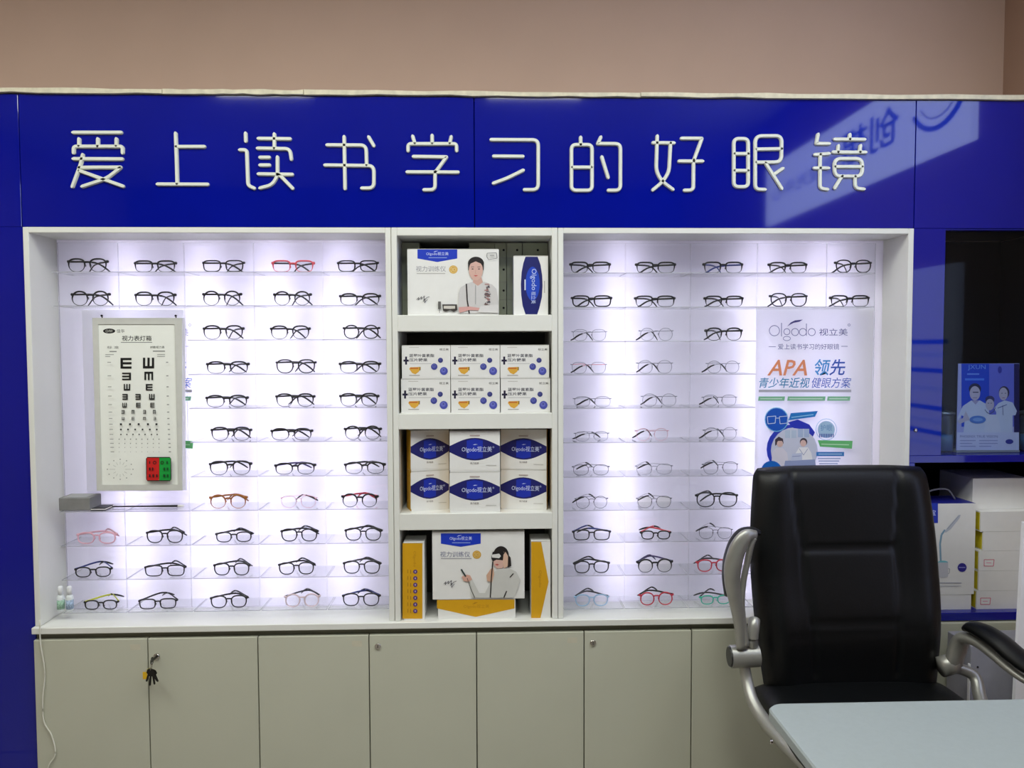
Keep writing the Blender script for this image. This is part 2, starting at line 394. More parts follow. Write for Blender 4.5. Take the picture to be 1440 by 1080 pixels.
# --- acrylic racks
rowsL = [381, 428.5, 476.5, 525, 572.5, 620, 668.5, 716, 764, 811, 857]
rowsR = [382.5, 430.5, 478.5, 525, 572, 620, 668, 715, 760, 806.5, 853]
YG = .045
zL = [PZ(313, y+1.0, YG-.02) for y in rowsL]; zR = [PZ(921, y+1.0, YG-.02) for y in rowsR]
YP = DC-.006
def rack(label, x0, x1, zs, ztop, zbot, grp, f0=0, f1=0):
    t = thing('acrylic_rack', label, 'display rack', ((x0+x1)/2, YP, zbot), grp)
    G().box(x0+.001, x1-.001, YP, YP+.003, zbot, ztop, fmats=[1, 1, 0, 0, 1, 1]).out('back_plate', [ACR, ACR_E], t)
    for z in zs:
        gg = G().box(f0+.002, f1-.002, YG-.024, YP-.0003, z-.003, z, fmats=[1, 1, 1, 0, 0, 0])
        gg.out('ledge', [ACR, ACR_E], t)
cn = ['leftmost', 'second', 'middle', 'fourth', 'rightmost']
xl = [PX(a, 560, YP) for a in (74, 171, 263, 360, 456, 549)]
fl_ = [PX(a, 560, YG-.024) for a in (78, 171, 265, 361, 456, 547)]
fr0 = [PX(a, 560, YG-.024) for a in (792, 879, 970, 1063, 1160, 1228)]
fl_[-1] = min(fl_[-1], XB1-TB-.003); fr0[0] = max(fr0[0], XC1+TB+.003); fl_[0] = max(fl_[0], XA+TB+.003)
xl[0] = max(xl[0], XA+TB+.004); xl[-1] = min(xl[-1], XB1-TB-.004)
ztp = ZF0-TB-.012; zbt = ZW1+.004
for c in range(5):
    zs = zL if c > 1 else [zL[i] for i in (0, 1, 7, 8, 9, 10)]
    rack('clear acrylic ledge rack, %s column of the left display case' % cn[c], xl[c], xl[c+1], zs, ztp, zbt, 'acrylic racks', fl_[c], fl_[c+1])
xr_ = [PX(a, 560, YP) for a in (790, 879, 970, 1063, 1160, 1228)]
xr_[0] = max(xr_[0], XC1+TB+.004)
for c in range(5):
    zs = zR if c < 3 else zR[:2]
    rack('clear acrylic ledge rack, %s column of the right display case' % cn[c], xr_[c], xr_[c+1], zs, ztp, zbt if c < 3 else zR[1]-.012, 'acrylic racks', fr0[c], fr0[c+1])
tag(G().box(xr_[3]+.001, xr_[5], YP, YP+.003, zbt, zR[1]-.013, fmats=[1, 1, 0, 0, 1, 1]).out('acrylic_sheet', [ACR, ACR_E]), 'clear acrylic sheet behind the orange headed poster', 'sheet')

# ------------------------------------------------------------------ spectacles
FR = {'k': ('black', (7, 7, 9)), 'w': ('thin silver wire', (120, 122, 132)), 'g': ('thin gunmetal', (58, 58, 66)), 'r': ('red', (190, 40, 62)),
      'o': ('amber tortoiseshell', (160, 98, 36)), 'p': ('pale pink', (226, 172, 188)), 'n': ('blush clear', (214, 192, 196)), 'b': ('clear light blue', (150, 184, 212)),
      't': ('turquoise green', (62, 182, 156)), 'v': ('pinkish wire', (196, 150, 160)), 'y': ('yellow green', (206, 210, 60)), 'u': ('dark blue', (46, 60, 128)),
      's': ('pink red', (214, 84, 96)), 'm': ('purple', (72, 62, 112)), 'd': ('dark grey', (52, 52, 58))}
def fmat(c):
    n, rgb = FR[c]
    return mat('frame_'+n.replace(' ', '_'), rgb, .28, metal=.7 if c in 'wgv' else 0)
SH = {'rect': (.0255, .0165, 3.4, .12), 'round': (.0235, .0215, 2.15, 0), 'oval': (.0255, .0175, 2.5, .05), 'panto': (.0245, .0200, 2.5, .16), 'cat': (.0280, .0230, 2.4, .10), 'small': (.0225, .0155, 2.6, .08)}
SHN = {'rect': 'rectangular', 'round': 'round', 'oval': 'oval', 'panto': 'rounded', 'cat': 'oversized', 'small': 'narrow oval'}
def outline(sh, n=30):
    a, b, e, tp = SH[sh]; o = []
    for k in range(n):
        t = 2*PI*k/n; c, s = math.cos(t), math.sin(t)
        x = a*math.copysign(abs(c)**(2/e), c); z = b*math.copysign(abs(s)**(2/e), s)
        o.append((x*(1+tp*z/b*.6), z))
    return o
MC = {}
def spectacles(label, grp, x, z, Y, sh, style, fc, tc, wpx, fl, fr_, rz, tint=False, lift=0):
    a, b, e, tp = SH[sh]; sc = wpx/57.0
    t = thing('eyeglasses', label, 'eyeglasses', (x, Y, z), grp, rz)
    fmm, tmm = fmat(fc), fmat('w' if style == 'wire' and tc == 'g' else tc)
    wire = style == 'wire'
    brz = .0075*sc; cx = (a+.0085)*sc; h = b*sc
    rt, rb = {'full': (.0024, .0019), 'brow': (.0029, .0011), 'wire': (.0009, .0008), 'thick': (.0027, .0023)}[style]
    zc = h+rb
    key = (sh, style, round(sc, 2))
    if key not in MC:
        g = G(); ol = outline(sh)
        for s in (-1, 1):
            pts = [(s*cx+q[0]*sc*s, -.0004-.6*(q[0]*sc)**2, zc+q[1]*sc) for q in ol]
            rr_ = [rb+(rt-rb)*min(1, max(0, .5+q[1]/b*.9)) for q in ol]
            g.tube(pts, rr_, 6, flat=(1, 1), ref=(0, 1, 0), closed=True)
        zb = zc+h*(.45 if not wire else .5)
        xi = cx-a*sc*.9
        g.tube([(-xi, 0, zb-.001), (-xi*.4, -.001, zb+.0014), (xi*.4, -.001, zb+.0014), (xi, 0, zb-.001)], rt*1.1, 6)
        for s in (-1, 1):       # nose pads, end pieces
            g.tube([(s*(xi-.001), .001, zb-.006), (s*(xi-.0035), .006, zb-.008), (s*(xi-.002), .007, zb-.013)], .0008 if wire else .0013, 5)
            xo = cx+a*sc*.94; zo = zc+h*.55
            g.tube([(s*xo, 0, zo), (s*(xo+.005), .001, zo+.001), (s*(xo+.0062), .005, zo+.001)], rt*1.15, 6, flat=(1, 1.4))
        MC[key] = [g.out('front_frame', fmm, t, True, True).data]
        lo = outline(sh, 24)
        for s in (-1, 1):
            G().add([(s*cx+q[0]*sc*.98, -.0004-.6*(q[0]*sc)**2, zc+q[1]*sc*.98) for q in lo]+[(s*cx, .0006, zc)], [(k, (k+1) % 24, 24) for k in range(24)]).out('lens', LENS, t, True, True)
        MC[key].append([c.data for c in t.children if c.name.startswith('lens')])
    else:
        def inst(nm, me, mt):
            me = me.copy(); me.materials.clear(); me.materials.append(mt)
            o = bpy.data.objects.new(nm, me); C.objects.link(o); o.parent = t
        inst('front_frame', MC[key][0], fmm)
        for me in MC[key][1]:
            o = bpy.data.objects.new('lens', me); C.objects.link(o); o.parent = t
            if tint: o.data = me.copy(); o.data.materials[0] = LENS_Y
    xo = cx+a*sc*.94+.0062; zo = zc+h*.55+.001
    for s, ang, off in ((-1, fl, 0), (1, fr_, .004)):
        an = math.radians(ang-(9 if lift and ang > 50 else 0)); dx, dy = math.sin(an)*-s, math.cos(an)
        hx, hy = s*xo, .005+off*.3
        L1 = .082; L2 = .045; drop = zo-.003
        path = [(0, 0), (.25, .0), (.6, .001), (.85, 0), (1, -.002)]
        pts = [(hx+dx*L1*k, hy+dy*L1*k+off*k, zo+q+lift*dy*L1*k-(.0035*k if s > 0 else 0)) for k, q in path]
        e = Vector(pts[-1]); tipp = []
        for k in (.25, .5, .75, 1):
            tipp.append((e.x+dx*L2*k*.92, e.y+dy*L2*k*.92, max(.0034-.0004*(k < 1), e.z-(drop-.002)*(k**1.4)*(1 if not lift else .8))))
        r0 = .0008 if wire else .0019
        fz = 1.0 if wire else 1.5
        tp_ = G().tube(pts, [r0*1.15, r0, r0, r0, r0], 6, flat=(.75, fz)).out('temple', tmm, t, True, True)
        tm2 = fmat('k') if (wire or style == 'full' and tc in 'rsuy') else tmm
        G().tube([pts[-1]]+tipp, [r0 if not wire else .0015, .0020, .0022, .0021, .0015], 6, flat=(.75, 1.3)).out('temple_tip', tm2, tp_, True, True)
    return t
rown = ['top row', 'second row', 'third row', 'fourth row', 'fifth row', 'sixth row', 'seventh row', 'eighth row', 'ninth row', 'tenth row', 'bottom row']
# (pixel x, shape, style, frame, temple, width px, fold left, fold right)
LC = [
 [(123,'panto','brow','k','k',59,60,66),(218,'rect','brow','k','k',60,60,68),(314,'rect','full','k','k',61,58,60),(412,'rect','brow','s','d',61,56,58),(503,'rect','full','k','k',60,62,70)],
 [(127,'round','brow','k','k',60,62,72),(218,'panto','brow','k','k',61,54,56),(312,'round','brow','k','k',60,56,54),(411,'round','brow','k','k',58,56,56),(506,'oval','brow','k','k',60,60,66)],
 [(314,'panto','brow','k','k',62,54,55),(408,'panto','brow','k','k',60,50,48),(508,'round','full','k','k',57,56,60)],
 [(320,'oval','brow','k','k',62,58,60),(416,'panto','full','k','k',61,57,60),(506,'oval','brow','k','k',60,57,60)],
 [(319,'oval','brow','k','d',61,60,57),(415,'panto','brow','k','k',59,52,70),(505,'panto','brow','k','k',59,50,60)],
 [(325,'panto','brow','k','k',61,56,60),(410,'oval','brow','k','k',61,52,57),(510,'round','brow','k','k',58,52,60)],
 [(324,'panto','brow','k','k',63,56,60),(415,'oval','brow','k','m',59,58,68),(513,'oval','brow','k','k',60,54,56)],
 [(321,'round','brow','o','o',58,58,68),(420,'panto','wire','v','p',56,58,60),(506,'round','brow','k','r',57,54,58)],
 [(136,'oval','full','p','p',58,62,66),(232,'panto','full','k','k',57,64,66),(329,'small','full','k','k',59,58,64),(421,'panto','full','k','k',57,64,66),(511,'panto','full','k','k',57,56,58)],
 [(131,'small','full','k','u',58,52,42),(232,'rect','full','k','k',60,60,64),(326,'panto','full','k','k',56,58,62),(417,'panto','full','k','k',55,60,62),(509,'panto','full','k','d',58,56,57)],
 [(142,'small','full','k','y',54,48,40),(222,'rect','full','k','k',55,52,42),(322,'panto','full','k','k',56,60,64),(425,'round','full','n','d',55,50,52),(508,'panto','full','k','u',58,56,58)]]
RC = [
 [(830,'rect','brow','k','k',60,58,58),(922,'rect','brow','k','k',59,58,58),(1017,'rect','brow','k','u',60,58,56),(1108,'rect','brow','k','k',58,60,56),(1200,'panto','full','k','k',58,56,58)],
 [(832,'rect','thick','k','k',60,56,56),(921,'rect','brow','k','k',60,58,57),(1018,'rect','brow','k','k',59,60,56),(1109,'panto','full','k','k',60,54,55),(1195,'rect','brow','k','k',61,58,58)],
 [(829,'panto','wire','w','w',54,54,54),(923,'round','wire','w','w',55,54,54),(1018,'panto','brow','k','k',58,52,52)],
 [(828,'panto','wire','w','s',55,54,56),(921,'round','wire','w','w',58,60,50),(1017,'round','wire','w','g',54,60,66)],
 [(833,'oval','wire','w','w',57,52,52),(927,'round','wire','w','g',57,54,54),(1012,'panto','wire','w','g',54,52,54)],
 [(832,'oval','wire','w','g',52,62,60),(917,'round','wire','v','v',54,50,50),(1013,'round','wire','w','g',56,64,64)],
 [(831,'oval','wire','g','g',56,50,52),(920,'oval','wire','w','g',57,50,50),(1013,'panto','wire','g','g',57,54,54)],
 [(832,'round','wire','g','g',53,64,60),(920,'panto','wire','g','g',55,50,50),(1008,'cat','full','k','k',59,64,64)],
 [(832,'rect','full','k','u',57,54,56),(922,'small','full','k','s',50,44,58),(1006,'panto','wire','g','g',54,62,58)],
 [(832,'panto','full','k','k',56,56,56),(921,'round','brow','k','m',58,54,48),(1004,'panto','full','r','d',55,56,58)],
 [(832,'panto','full','b','d',53,50,50),(923,'round','full','r','k',55,54,56),(1006,'small','full','t','d',52,52,56)]]
for case_n, tab, zs, rows in (('left', LC, zL, rowsL), ('right', RC, zR, rowsR)):
    for r, row in enumerate(tab):
        pos = ['leftmost', 'second from left', 'middle', 'fourth from left', 'rightmost'] if len(row) == 5 else ['first', 'middle', 'last']
        for c, (px, sh, st, fc, tc, wp, f1, f2) in enumerate(row):
            col = FR[fc][0]
            extra = ' with %s temples' % FR[tc][0] if tc != fc and tc in 'usymr' else ''
            lab = '%s %s eyeglasses%s, %s, %s in %s case' % (col, SHN[sh], extra, rown[r], pos[c], case_n)
            da, db = (14, -10) if case_n == 'left' else (-10, 14)      # the far temple is folded flatter than the near one
            f1, f2 = (f1+da, f2+db) if min(f1, f2) > 49 else (f1, f2)
            X = PX(px, rows[r]-10, YG)
            spectacles(lab, 'eyeglasses in the %s display case' % case_n, X, zs[r]+.0004, YG, sh, st, fc, tc, wp, f1, f2, math.radians(random.uniform(-3, 3)), tint=(case_n == 'right' and (px, r) in ((920, 7), (921, 9))), lift=.16 if r > 7 else .10 if r > 5 else 0)

# ------------------------------------------------------------------ posters
def poster(name, label, dx, Y, x0, x1, y0, y1):
    t = thing(name, label, 'poster', P((x0+x1)/2+dx, y1, Y))
    a, b = P(x0+dx, y0, Y), P(x1+dx, y1, Y)
    G().box(a.x, b.x, Y, Y+.0012, b.z, a.z).out('sheet', opal('poster_film_'+str(abs(dx)), (250, 250, 252)), t)
    pr = Print(lambda x, y, e: P(x+dx, y, Y-e))
    slate, ind = (78, 84, 132), (66, 62, 128)
    # logo
    pr.ring(1089, 465, 7.2, 7.2, .8, slate); pr.line([(1099, 454), (1099, 473)], .9, slate)
    pr.ring(1106.5, 466.5, 4.3, 4.3, .8, slate); pr.ring(1106.5, 476, 5, 3, .7, slate); pr.ring(1118, 467, 5, 5, .8, slate)
    pr.ring(1129, 467, 5, 5, .8, slate); pr.line([(1134, 455), (1134, 472)], .9, slate); pr.ring(1141.5, 467, 5, 5, .8, slate)
    pr.poly([(1107, 459), (1112, 453.5), (1118, 450.5), (1129, 449.5), (1124, 452.5), (1116, 454), (1112, 456)], ind)
    pr.text('视立美', 1152, 462, 1192, 472, slate); pr.ring(1194, 457, 1.5, 1.5, .7, slate)
    pr.line([(1081, 487.5), (1091, 487.5)], .7, slate); pr.line([(1183, 487), (1192, 487)], .7, slate)
    pr.text('爱上读书学习的好眼镜', 1094, 483.5, 1180, 491.5, slate)
    pr.text('APA', 1079, 506, 1135, 528, (230, 146, 104), .012, 6)
    pr.text('领先', 1143, 505, 1187, 528, (66, 150, 214), .012, 4, col2=(40, 84, 178))
    pr.text('青少年近视', 1066, 531, 1137, 545.5, (48, 136, 176), .008, 3); pr.text('健眼方案', 1140, 531, 1195, 545.5, (44, 92, 186), 0.0, 3)
    pr.rect(1067, 548, 1197, 551.5, (176, 176, 184))
    for p, q in ((1066, 1104), (1107, 1161), (1163, 1196)): pr.poly([(p, 563.5), (q-1, 563.5), (q, 557.5), (p+1, 557.5)], (126, 190, 150)); pr.rect(p+3, 560, q-4, 561.3, (206, 230, 214))
    # round picture of a study room, badges and bars
    pr.ell(1113, 632, 35, 35, (44, 64, 196)); pr.ell(1117, 634, 33, 33, (206, 210, 232))
    pr.poly([(1108, 594), (1122, 590), (1138, 597), (1146, 608), (1143, 614), (1132, 604), (1116, 602)], (36, 52, 188))
    pr.rect(1104, 605, 1120, 616, (186, 202, 226)); pr.rect(1122, 603, 1138, 615, (172, 190, 224)); pr.line([(1112, 605), (1112, 616)], .8, (226, 230, 244)); pr.line([(1130, 603), (1130, 615)], .8, (226, 230, 244))
    pr.poly([(1117, 660), (1119, 637), (1124, 629), (1136, 629), (1141, 637), (1145, 660)], (238, 238, 246)); pr.ell(1130, 621.5, 5.2, 5.6, (70, 60, 76)); pr.ell(1129.6, 623.4, 4.2, 4.8, (224, 190, 184)); pr.line([(1124, 631), (1130, 640), (1136, 631)], .7, (150, 160, 196))
    pr.poly([(1084, 660), (1086, 636), (1091, 630), (1101, 630), (1107, 637), (1110, 660)], (220, 216, 232)); pr.poly([(1090, 627), (1090, 618), (1095, 614), (1101, 617), (1102, 624), (1097, 621)], (66, 56, 70)); pr.ell(1096.8, 624, 4.4, 4.8, (222, 188, 182)); pr.poly([(1090.4, 627), (1090, 618), (1095, 614), (1101, 617), (1101.4, 620), (1094, 620)], (66, 56, 70))
    pr.poly([(1102, 660), (1104, 648), (1146, 646), (1148, 660)], (150, 162, 206)); pr.poly([(1112, 648), (1114, 638), (1128, 637), (1128, 647)], (196, 204, 232)); pr.line([(1114, 642), (1126, 641)], .7, (120, 130, 184))
    pr.ell(1092, 590, 16.8, 17.2, (120, 196, 232)); pr.ell(1092, 590, 15.6, 16, (14, 86, 196))
    for cx_ in (1085, 1102): pr.line([(cx_-6, 586), (cx_+6, 585), (cx_+5, 595), (cx_-5, 596), (cx_-6, 586)], .9, (206, 220, 240))
    pr.line([(1091, 588), (1096, 588)], .9, (206, 220, 240))
    pr.poly([(1109, 591), (1146, 586), (1150, 578), (1112, 581)], (26, 122, 204)); pr.line([(1113, 587), (1144, 583)], 1.2, (150, 206, 240))
    pr.ring(1162, 604, 14.5, 15, .7, (150, 196, 224)); pr.ell(1162, 604, 12, 12, (168, 200, 230)); pr.text('护眼', 1154, 597, 1170, 606, (104, 150, 206))
    for k in range(9): pr.rect(1152+k*2.4, 610, 1153.3+k*2.4, 615, (70, 92, 176))
    pr.poly([(1150, 619), (1199, 620), (1198, 631), (1153, 628)], (104, 190, 116)); pr.line([(1155, 624.5), (1194, 625.5)], 1.4, (184, 226, 188))
    pr.rect(1148, 635.5, 1187, 641.5, (52, 124, 196)); pr.line([(1151, 638.5), (1184, 638.5)], 1, (186, 214, 240))
    for k in range(4): pr.rect(1150+k, 644+k*3.6, 1182-2*k, 645.6+k*3.6, (158, 176, 206))
    pr.ell(1085, 663, 15, 15, (20, 104, 200)); pr.ell(1085, 665, 6, 8, (206, 170, 160))
    if dx: pass
    pr.out(t)
poster('poster', 'tall white poster with orange APA heading and blue study picture', 0, YP-.005, 1064, 1222, 434, 800)
poster('poster', 'white poster mostly hidden behind the hanging eye chart', -927, YP-.005, 1042, 1190, 436, 690)

# ------------------------------------------------------------------ eye chart
YC = .055
ec = thing('eye_chart', 'white hanging vision test lightbox with black tumbling E rows', 'eye chart', P(196, 690, YC))
q = [P(*a, YC) for a in ((129.5, 447), (256, 447), (256.5, 690), (136, 690))]; q2 = [v+Vector((0, .028, 0)) for v in q]
FRM = mat('silver_grey_trim', (206, 207, 202), .35)
ii = [P(*a, YC) for a in ((138, 456), (245.5, 456), (250.7, 682), (143, 682))]
ib = [v+Vector((0, .006, 0)) for v in ii]
G().add(q+q2+ii+ib, [(0, 3, 7, 4), (1, 5, 6, 2), (0, 4, 5, 1), (3, 2, 6, 7), (4, 7, 6, 5), (0, 1, 9, 8), (1, 2, 10, 9), (2, 3, 11, 10), (3, 0, 8, 11), (8, 9, 13, 12), (9, 10, 14, 13), (10, 11, 15, 14), (11, 8, 12, 15)]).out('frame', FRM, ec)
e2 = [v+Vector((0, .0035, 0)) for v in ii]
G().add(e2, [(0, 3, 2, 1)]).out('face', mat('chart_face', (243, 246, 240), .4, var=.01), ec)
YCf = YC+.0032
pr = Print(lambda x, y, e: P(x, y, YCf-e)); K = (20, 22, 22); GR = (150, 152, 150)
pr.poly([(143.2, 681.5), (250.4, 681.5), (245.3, 456.4), (138.3, 456.4)], MATS['chart_face'])
pr.ell(153.5, 465.5, 8.6, 3.5, K); pr.text('CHW', 148.5, 463.8, 158.5, 467.3, (220, 222, 214)); pr.text('佳华', 164, 463, 175, 468, K)
pr.text('视力表灯箱', 171.5, 472, 213, 479.5, K, .01); pr.rect(170, 481, 214, 481.8, (110, 112, 112))
pr.text('标 准', 150.5, 486.5, 167, 490.5, (120, 122, 120)); pr.text('对数视力表', 211, 486.5, 231.5, 490, K); pr.rect(215, 493.2, 232, 494.4, (110, 112, 110)); pr.rect(154, 493.5, 164, 495, GR)
pr.rect(148, 498.2, 160, 499, GR); pr.rect(148, 500.8, 155, 501.6, GR); pr.rect(221, 498, 232, 498.8, GR); pr.rect(221, 500.6, 232, 501.4, GR)
def Esym(x0, y0, x1, y1, d):
    u = 5.0
    def R(a, b, c, e):
        pts = [(a, b), (c, e)]
        m = {'r': lambda p, q: (p, q), 'l': lambda p, q: (1-p, q), 'd': lambda p, q: (q, p), 'u': lambda p, q: (q, 1-p)}[d]
        (a, b), (c, e) = [m(*p) for p in pts]; a, c = sorted((a, c)); b, e = sorted((b, e))
        pr.rect(x0+(x1-x0)*a, y0+(y1-y0)*b, x0+(x1-x0)*c, y0+(y1-y0)*e, K)
    R(0, 0, .22, 1)
    for k in (0, .4, .8): R(.2, k, 1, k+.2)
for x0, y0, x1, y1, d in ((169.4,503.3,185,518.3,'r'),(201,503,216.7,518,'u'),(171.7,524,184.2,534.5,'l'),(203,522.7,215.3,534.4,'d'),(174,540,183,549,'u'),(205,540,214.5,549,'r'),
    (172,554,179.6,562,'l'),(190.4,554,197.8,562,'l'),(209.6,554,217.3,562,'u'),(172,566.4,178.2,573,'u'),(191.4,566.4,197.8,573,'r'),(211.4,566.4,217.3,573,'r'),
    (170.8,576.6,175.1,582,'l'),(185,576.6,189.2,582,'d'),(201.2,576.6,205.2,582,'l'),(215,576.6,219,582,'d'),(171.2,586.4,175,590.8,'u'),(185.2,586.4,189,590.8,'r'),(201.2,586.4,205.2,590.8,'d'),(216,586.4,219.3,590.8,'l')): Esym(x0, y0, x1, y1, d)
for yy, xs_, sz in ((596.6,(170,182.8,195,208,220),2.8),(604,(170,180,190,200.4,210.7,220.4),2.3),(611,(170,178.4,187,195.7,204,213,221),1.8),(617.6,tuple(167.6+8*k for k in range(8)),1.4),(623.6,tuple(167.6+8*k for k in range(8)),1.2),(629.2,tuple(167.6+8*k for k in range(8)),.9),(635.4,tuple(167.6+8*k for k in range(8)),.7)):
    for j, xx in enumerate(xs_): pr.rect(xx-sz/2, yy-sz/2, xx+sz/2, yy+sz/2, (40, 42, 42) if sz > 1.5 else (110, 112, 112))
for k, yy in enumerate((509.5, 528.5, 544, 557, 569, 579.5, 588.5, 596.6, 604, 611, 617.6, 623.6, 629.2, 635.4)):
    pr.rect(151+.35*k, yy-.6, 156+.35*k, yy+.6, (166, 168, 164)); pr.rect(233.5+.3*k, yy-.7, 236.5+.3*k, yy+.7, GR)
for k in range(12):
    a = 2*PI*k/12; ca, sa = math.cos(a), math.sin(a)
    pr.line([(169+7*ca, 660+7*sa), (169+(15 if k % 6 == 0 else 11)*ca, 660+(15 if k % 6 == 0 else 11)*sa)], .5, (176, 180, 174)); pr.rect(169+18*ca-.8, 660+14*sa-.8, 169+18*ca+.8, 660+14*sa+.8, (168, 170, 166))
pr.poly([(205.6, 674), (207.5, 676.6), (239, 676.6), (241, 674), (240.6, 645), (238.6, 642.6), (207.2, 642.6), (205.2, 645)], K)
pr.rect(206.6, 643.8, 223.8, 675.3, (206, 34, 32)); pr.rect(224.2, 643.8, 239.7, 675.3, (20, 158, 62))
for (xx, yy, w_) in ((210.5,650.5,1.6),(217.5,650.5,3.6),(228,650.5,3.6),(235,650.5,2),(210.5,659.5,2.2),(214.6,659.5,2),(231,659.5,2.4),(235.6,659.5,2.4),(210.5,669,2.4),(215.5,669,2.4),(220.5,669,2),(231,669,3),(235.8,669,2.4)):
    if w_ > 3: pr.ring(xx, yy, 2, 2, .9, (40, 22, 22))
    else: pr.rect(xx-w_/2, yy-2, xx+w_/2, yy+2, (60, 24, 24) if xx < 224 else (16, 78, 36))
pr.out(ec)
for hx in (143.5, 247.5):
    pp = P(hx, 444, YC+.012)
    G().tube([(pp.x, pp.y, pp.z-.010), (pp.x, pp.y, pp.z)], .0018, 6).lathe((pp.x, pp.y-.002, pp.z), [(.0035, -.002), (.0035, .002)], 8, axis='y').out('hanging_screw', BLK, ec)

# --- small things on the ledge under the chart
zl8 = zL[7]+.0004
a, b = P(85, 716, YG), P(128, 698, YG)
bx = thing('tissue_box', 'grey blurred cardboard box on the ledge left below the eye chart', 'box', ((a.x+b.x)/2, YG, zl8))
G().bbox(a.x, b.x, YG-.01, YG+.07, zl8, zl8+.042, .002).out('carton', mat('grey_card', (128, 128, 128), .7, var=.1), bx)
G().box(a.x+.012, b.x-.012, YG-.004, YG+.06, zl8+.0421, zl8+.0432).out('lid_flap', mat('grey_card_lid', (158, 158, 158), .7), bx)
c = P(136, 716, YG-.015)
ph = thing('card_case', 'small flat black and white case beside the grey box', 'case', (c.x, YG-.015, zl8))
G().bbox(c.x-.018, c.x+.03, YG-.02, YG+.045, zl8, zl8+.0035, .001).out('base', BLK, ph)
G().bbox(c.x-.018, c.x+.03, YG-.02, YG+.045, zl8+.0036, zl8+.006, .001).out('white_band', PAPER, ph)
G().bbox(c.x-.016, c.x+.028, YG-.018, YG+.043, zl8+.0061, zl8+.009, .001).out('cover', mat('dark_cover', (40, 40, 46), .4), ph)
a, b = P(143, 709, YG+.03), P(250, 706, YG+.03)
pt = thing('pointer_stick', 'thin black pointer stick with white tip below the eye chart', 'pointer', (a.x, YG+.03, zl8))
zz = zl8+.0041
G().tube([(a.x, YG+.03, zz), (a.x+.16, YG+.03, zz), (b.x-.05, YG+.03, zz), (b.x, YG+.03, zz)], [.0024, .0026, .0038, .0038], 8).out('shaft', BLK, pt, True)
G().tube([(b.x, YG+.03, zz), (b.x+.012, YG+.03, zz), (b.x+.02, YG+.03, zz)], [.0036, .004, .002], 8).out('tip', PAPER, pt, True)
for i, pxb in enumerate((86, 98.5)):
    c = P(pxb, 862, YG)
    bt = thing('drop_bottle', ('small white eye drop bottle nearest the left case wall', 'small white eye drop bottle beside lime tipped eyeglasses')[i], 'bottle', (c.x, YG, zL[10]+.0004), 'eye drop bottles')
    zb = zL[10]+.0004
    G().lathe((c.x, YG, zb), [(.010, 0), (.0115, .002), (.0115, .043), (.009, .050), (.005, .053)], 14).out('body', mat('milky_plastic', (222, 228, 230), .35), bt, True)
    G().lathe((c.x, YG, zb), [(.0118, .006), (.0118, .036)], 14).out('label_band', mat('label_green' if i == 0 else 'label_blue', (150, 186, 164) if i == 0 else (158, 178, 204), .5, var=.6, scale=300), bt, True)
    G().lathe((c.x, YG, zb), [(.0075, .0531), (.0075, .078), (.005, .081)], 14).out('cap', mat('white_cap', (238, 240, 242), .35), bt, True)

# ================================================================== MIDDLE BAY
mb = thing('middle_shelf_unit', 'white shelf unit with thick shelves of boxes between the cases', 'shelf unit', ((XB1+XC1)/2, 0, ZW1))
x0, x1 = XB1+.0005, XC1-.0005; XI0, XI1 = PX(561, 600), PX(776, 600)
z0 = ZW1+.0005; zt = ZF0-.0015
G().bbox(x0, XI0, -.008, .31, z0, zt, .0015).out('side_panel', WHITE, mb)
G().bbox(XI1, x1, -.008, .31, z0, zt, .0015).out('side_panel', WHITE, mb)
ze = [(PZ(668, 443), PZ(668, 466)), (PZ(668, 581), PZ(668, 603)), (PZ(668, 721), PZ(668, 744))]
G().bbox(XI0, XI1, -.008, .31, PZ(668, 332), zt, .0015).out('top_panel', WHITE, mb)
for hi, lo in ze: G().bbox(XI0, XI1, -.008, .31, lo, hi, .0015).out('shelf', WHITE, mb)
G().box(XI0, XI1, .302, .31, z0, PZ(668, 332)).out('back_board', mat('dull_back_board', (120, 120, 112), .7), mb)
def carton(name, label, px0, px1, Y, zb, h, depth, grp=None, cat='box', body=PAPER, side=None, rz=0):
    xa, xb = PX(px0, 600, Y), PX(px1, 600, Y)
    if px1 < 780: xa, xb = max(xa, XI0+.001), min(xb, XI1-.001)
    t = thing(name, label, cat, ((xa+xb)/2, Y, zb), grp)
    G().box(xa, xb, Y, Y+depth, zb, zb+h, fmats=[1, 1, 0, 0, 0, 0] if side else None).out('carton', [body, side] if side else body, t)
    G().tube([(xa, Y-.0002, zb+h-.0012), (xb, Y-.0002, zb+h-.0012)], .0006, 4).out('lid_edge', mat('card_crease', (178, 176, 168), .6), t)
    return t
NB, YE = (18, 54, 190), (214, 160, 12)
SKIN, HAIR, SHIRT = (214, 176, 164), (34, 28, 28), (206, 204, 204)
BSIDE = mat('box_blue_side', (28, 66, 176), .4); YSIDE = mat('box_yellow_side', (214, 164, 40), .45)
def emblem(pr, x0, y0, x1, y1, yp):
    pr.poly([(x0, y1), ((x0+x1)/2, yp), (x1, y1), (x1, y0), (x0, y0)], NB)
    xm = (x0+x1)/2; wd = x1-x0
    pr.text('Olgodo视立美', xm-.28*wd, y0+(y1-y0)*.3, xm+.28*wd, y0+(y1-y0)*.72, (214, 224, 246))
    pr.poly([(xm-.1*wd, y0+(y1-y0)*.34), (xm-.06*wd, y0+(y1-y0)*.2), (xm+.03*wd, y0+(y1-y0)*.17), (xm-.05*wd, y0+(y1-y0)*.27)], (214, 224, 246))
    pr.rect(xm-.22*wd, y0+(y1-y0)*.88, xm+.24*wd, y0+(y1-y0)*.95, (150, 172, 226))
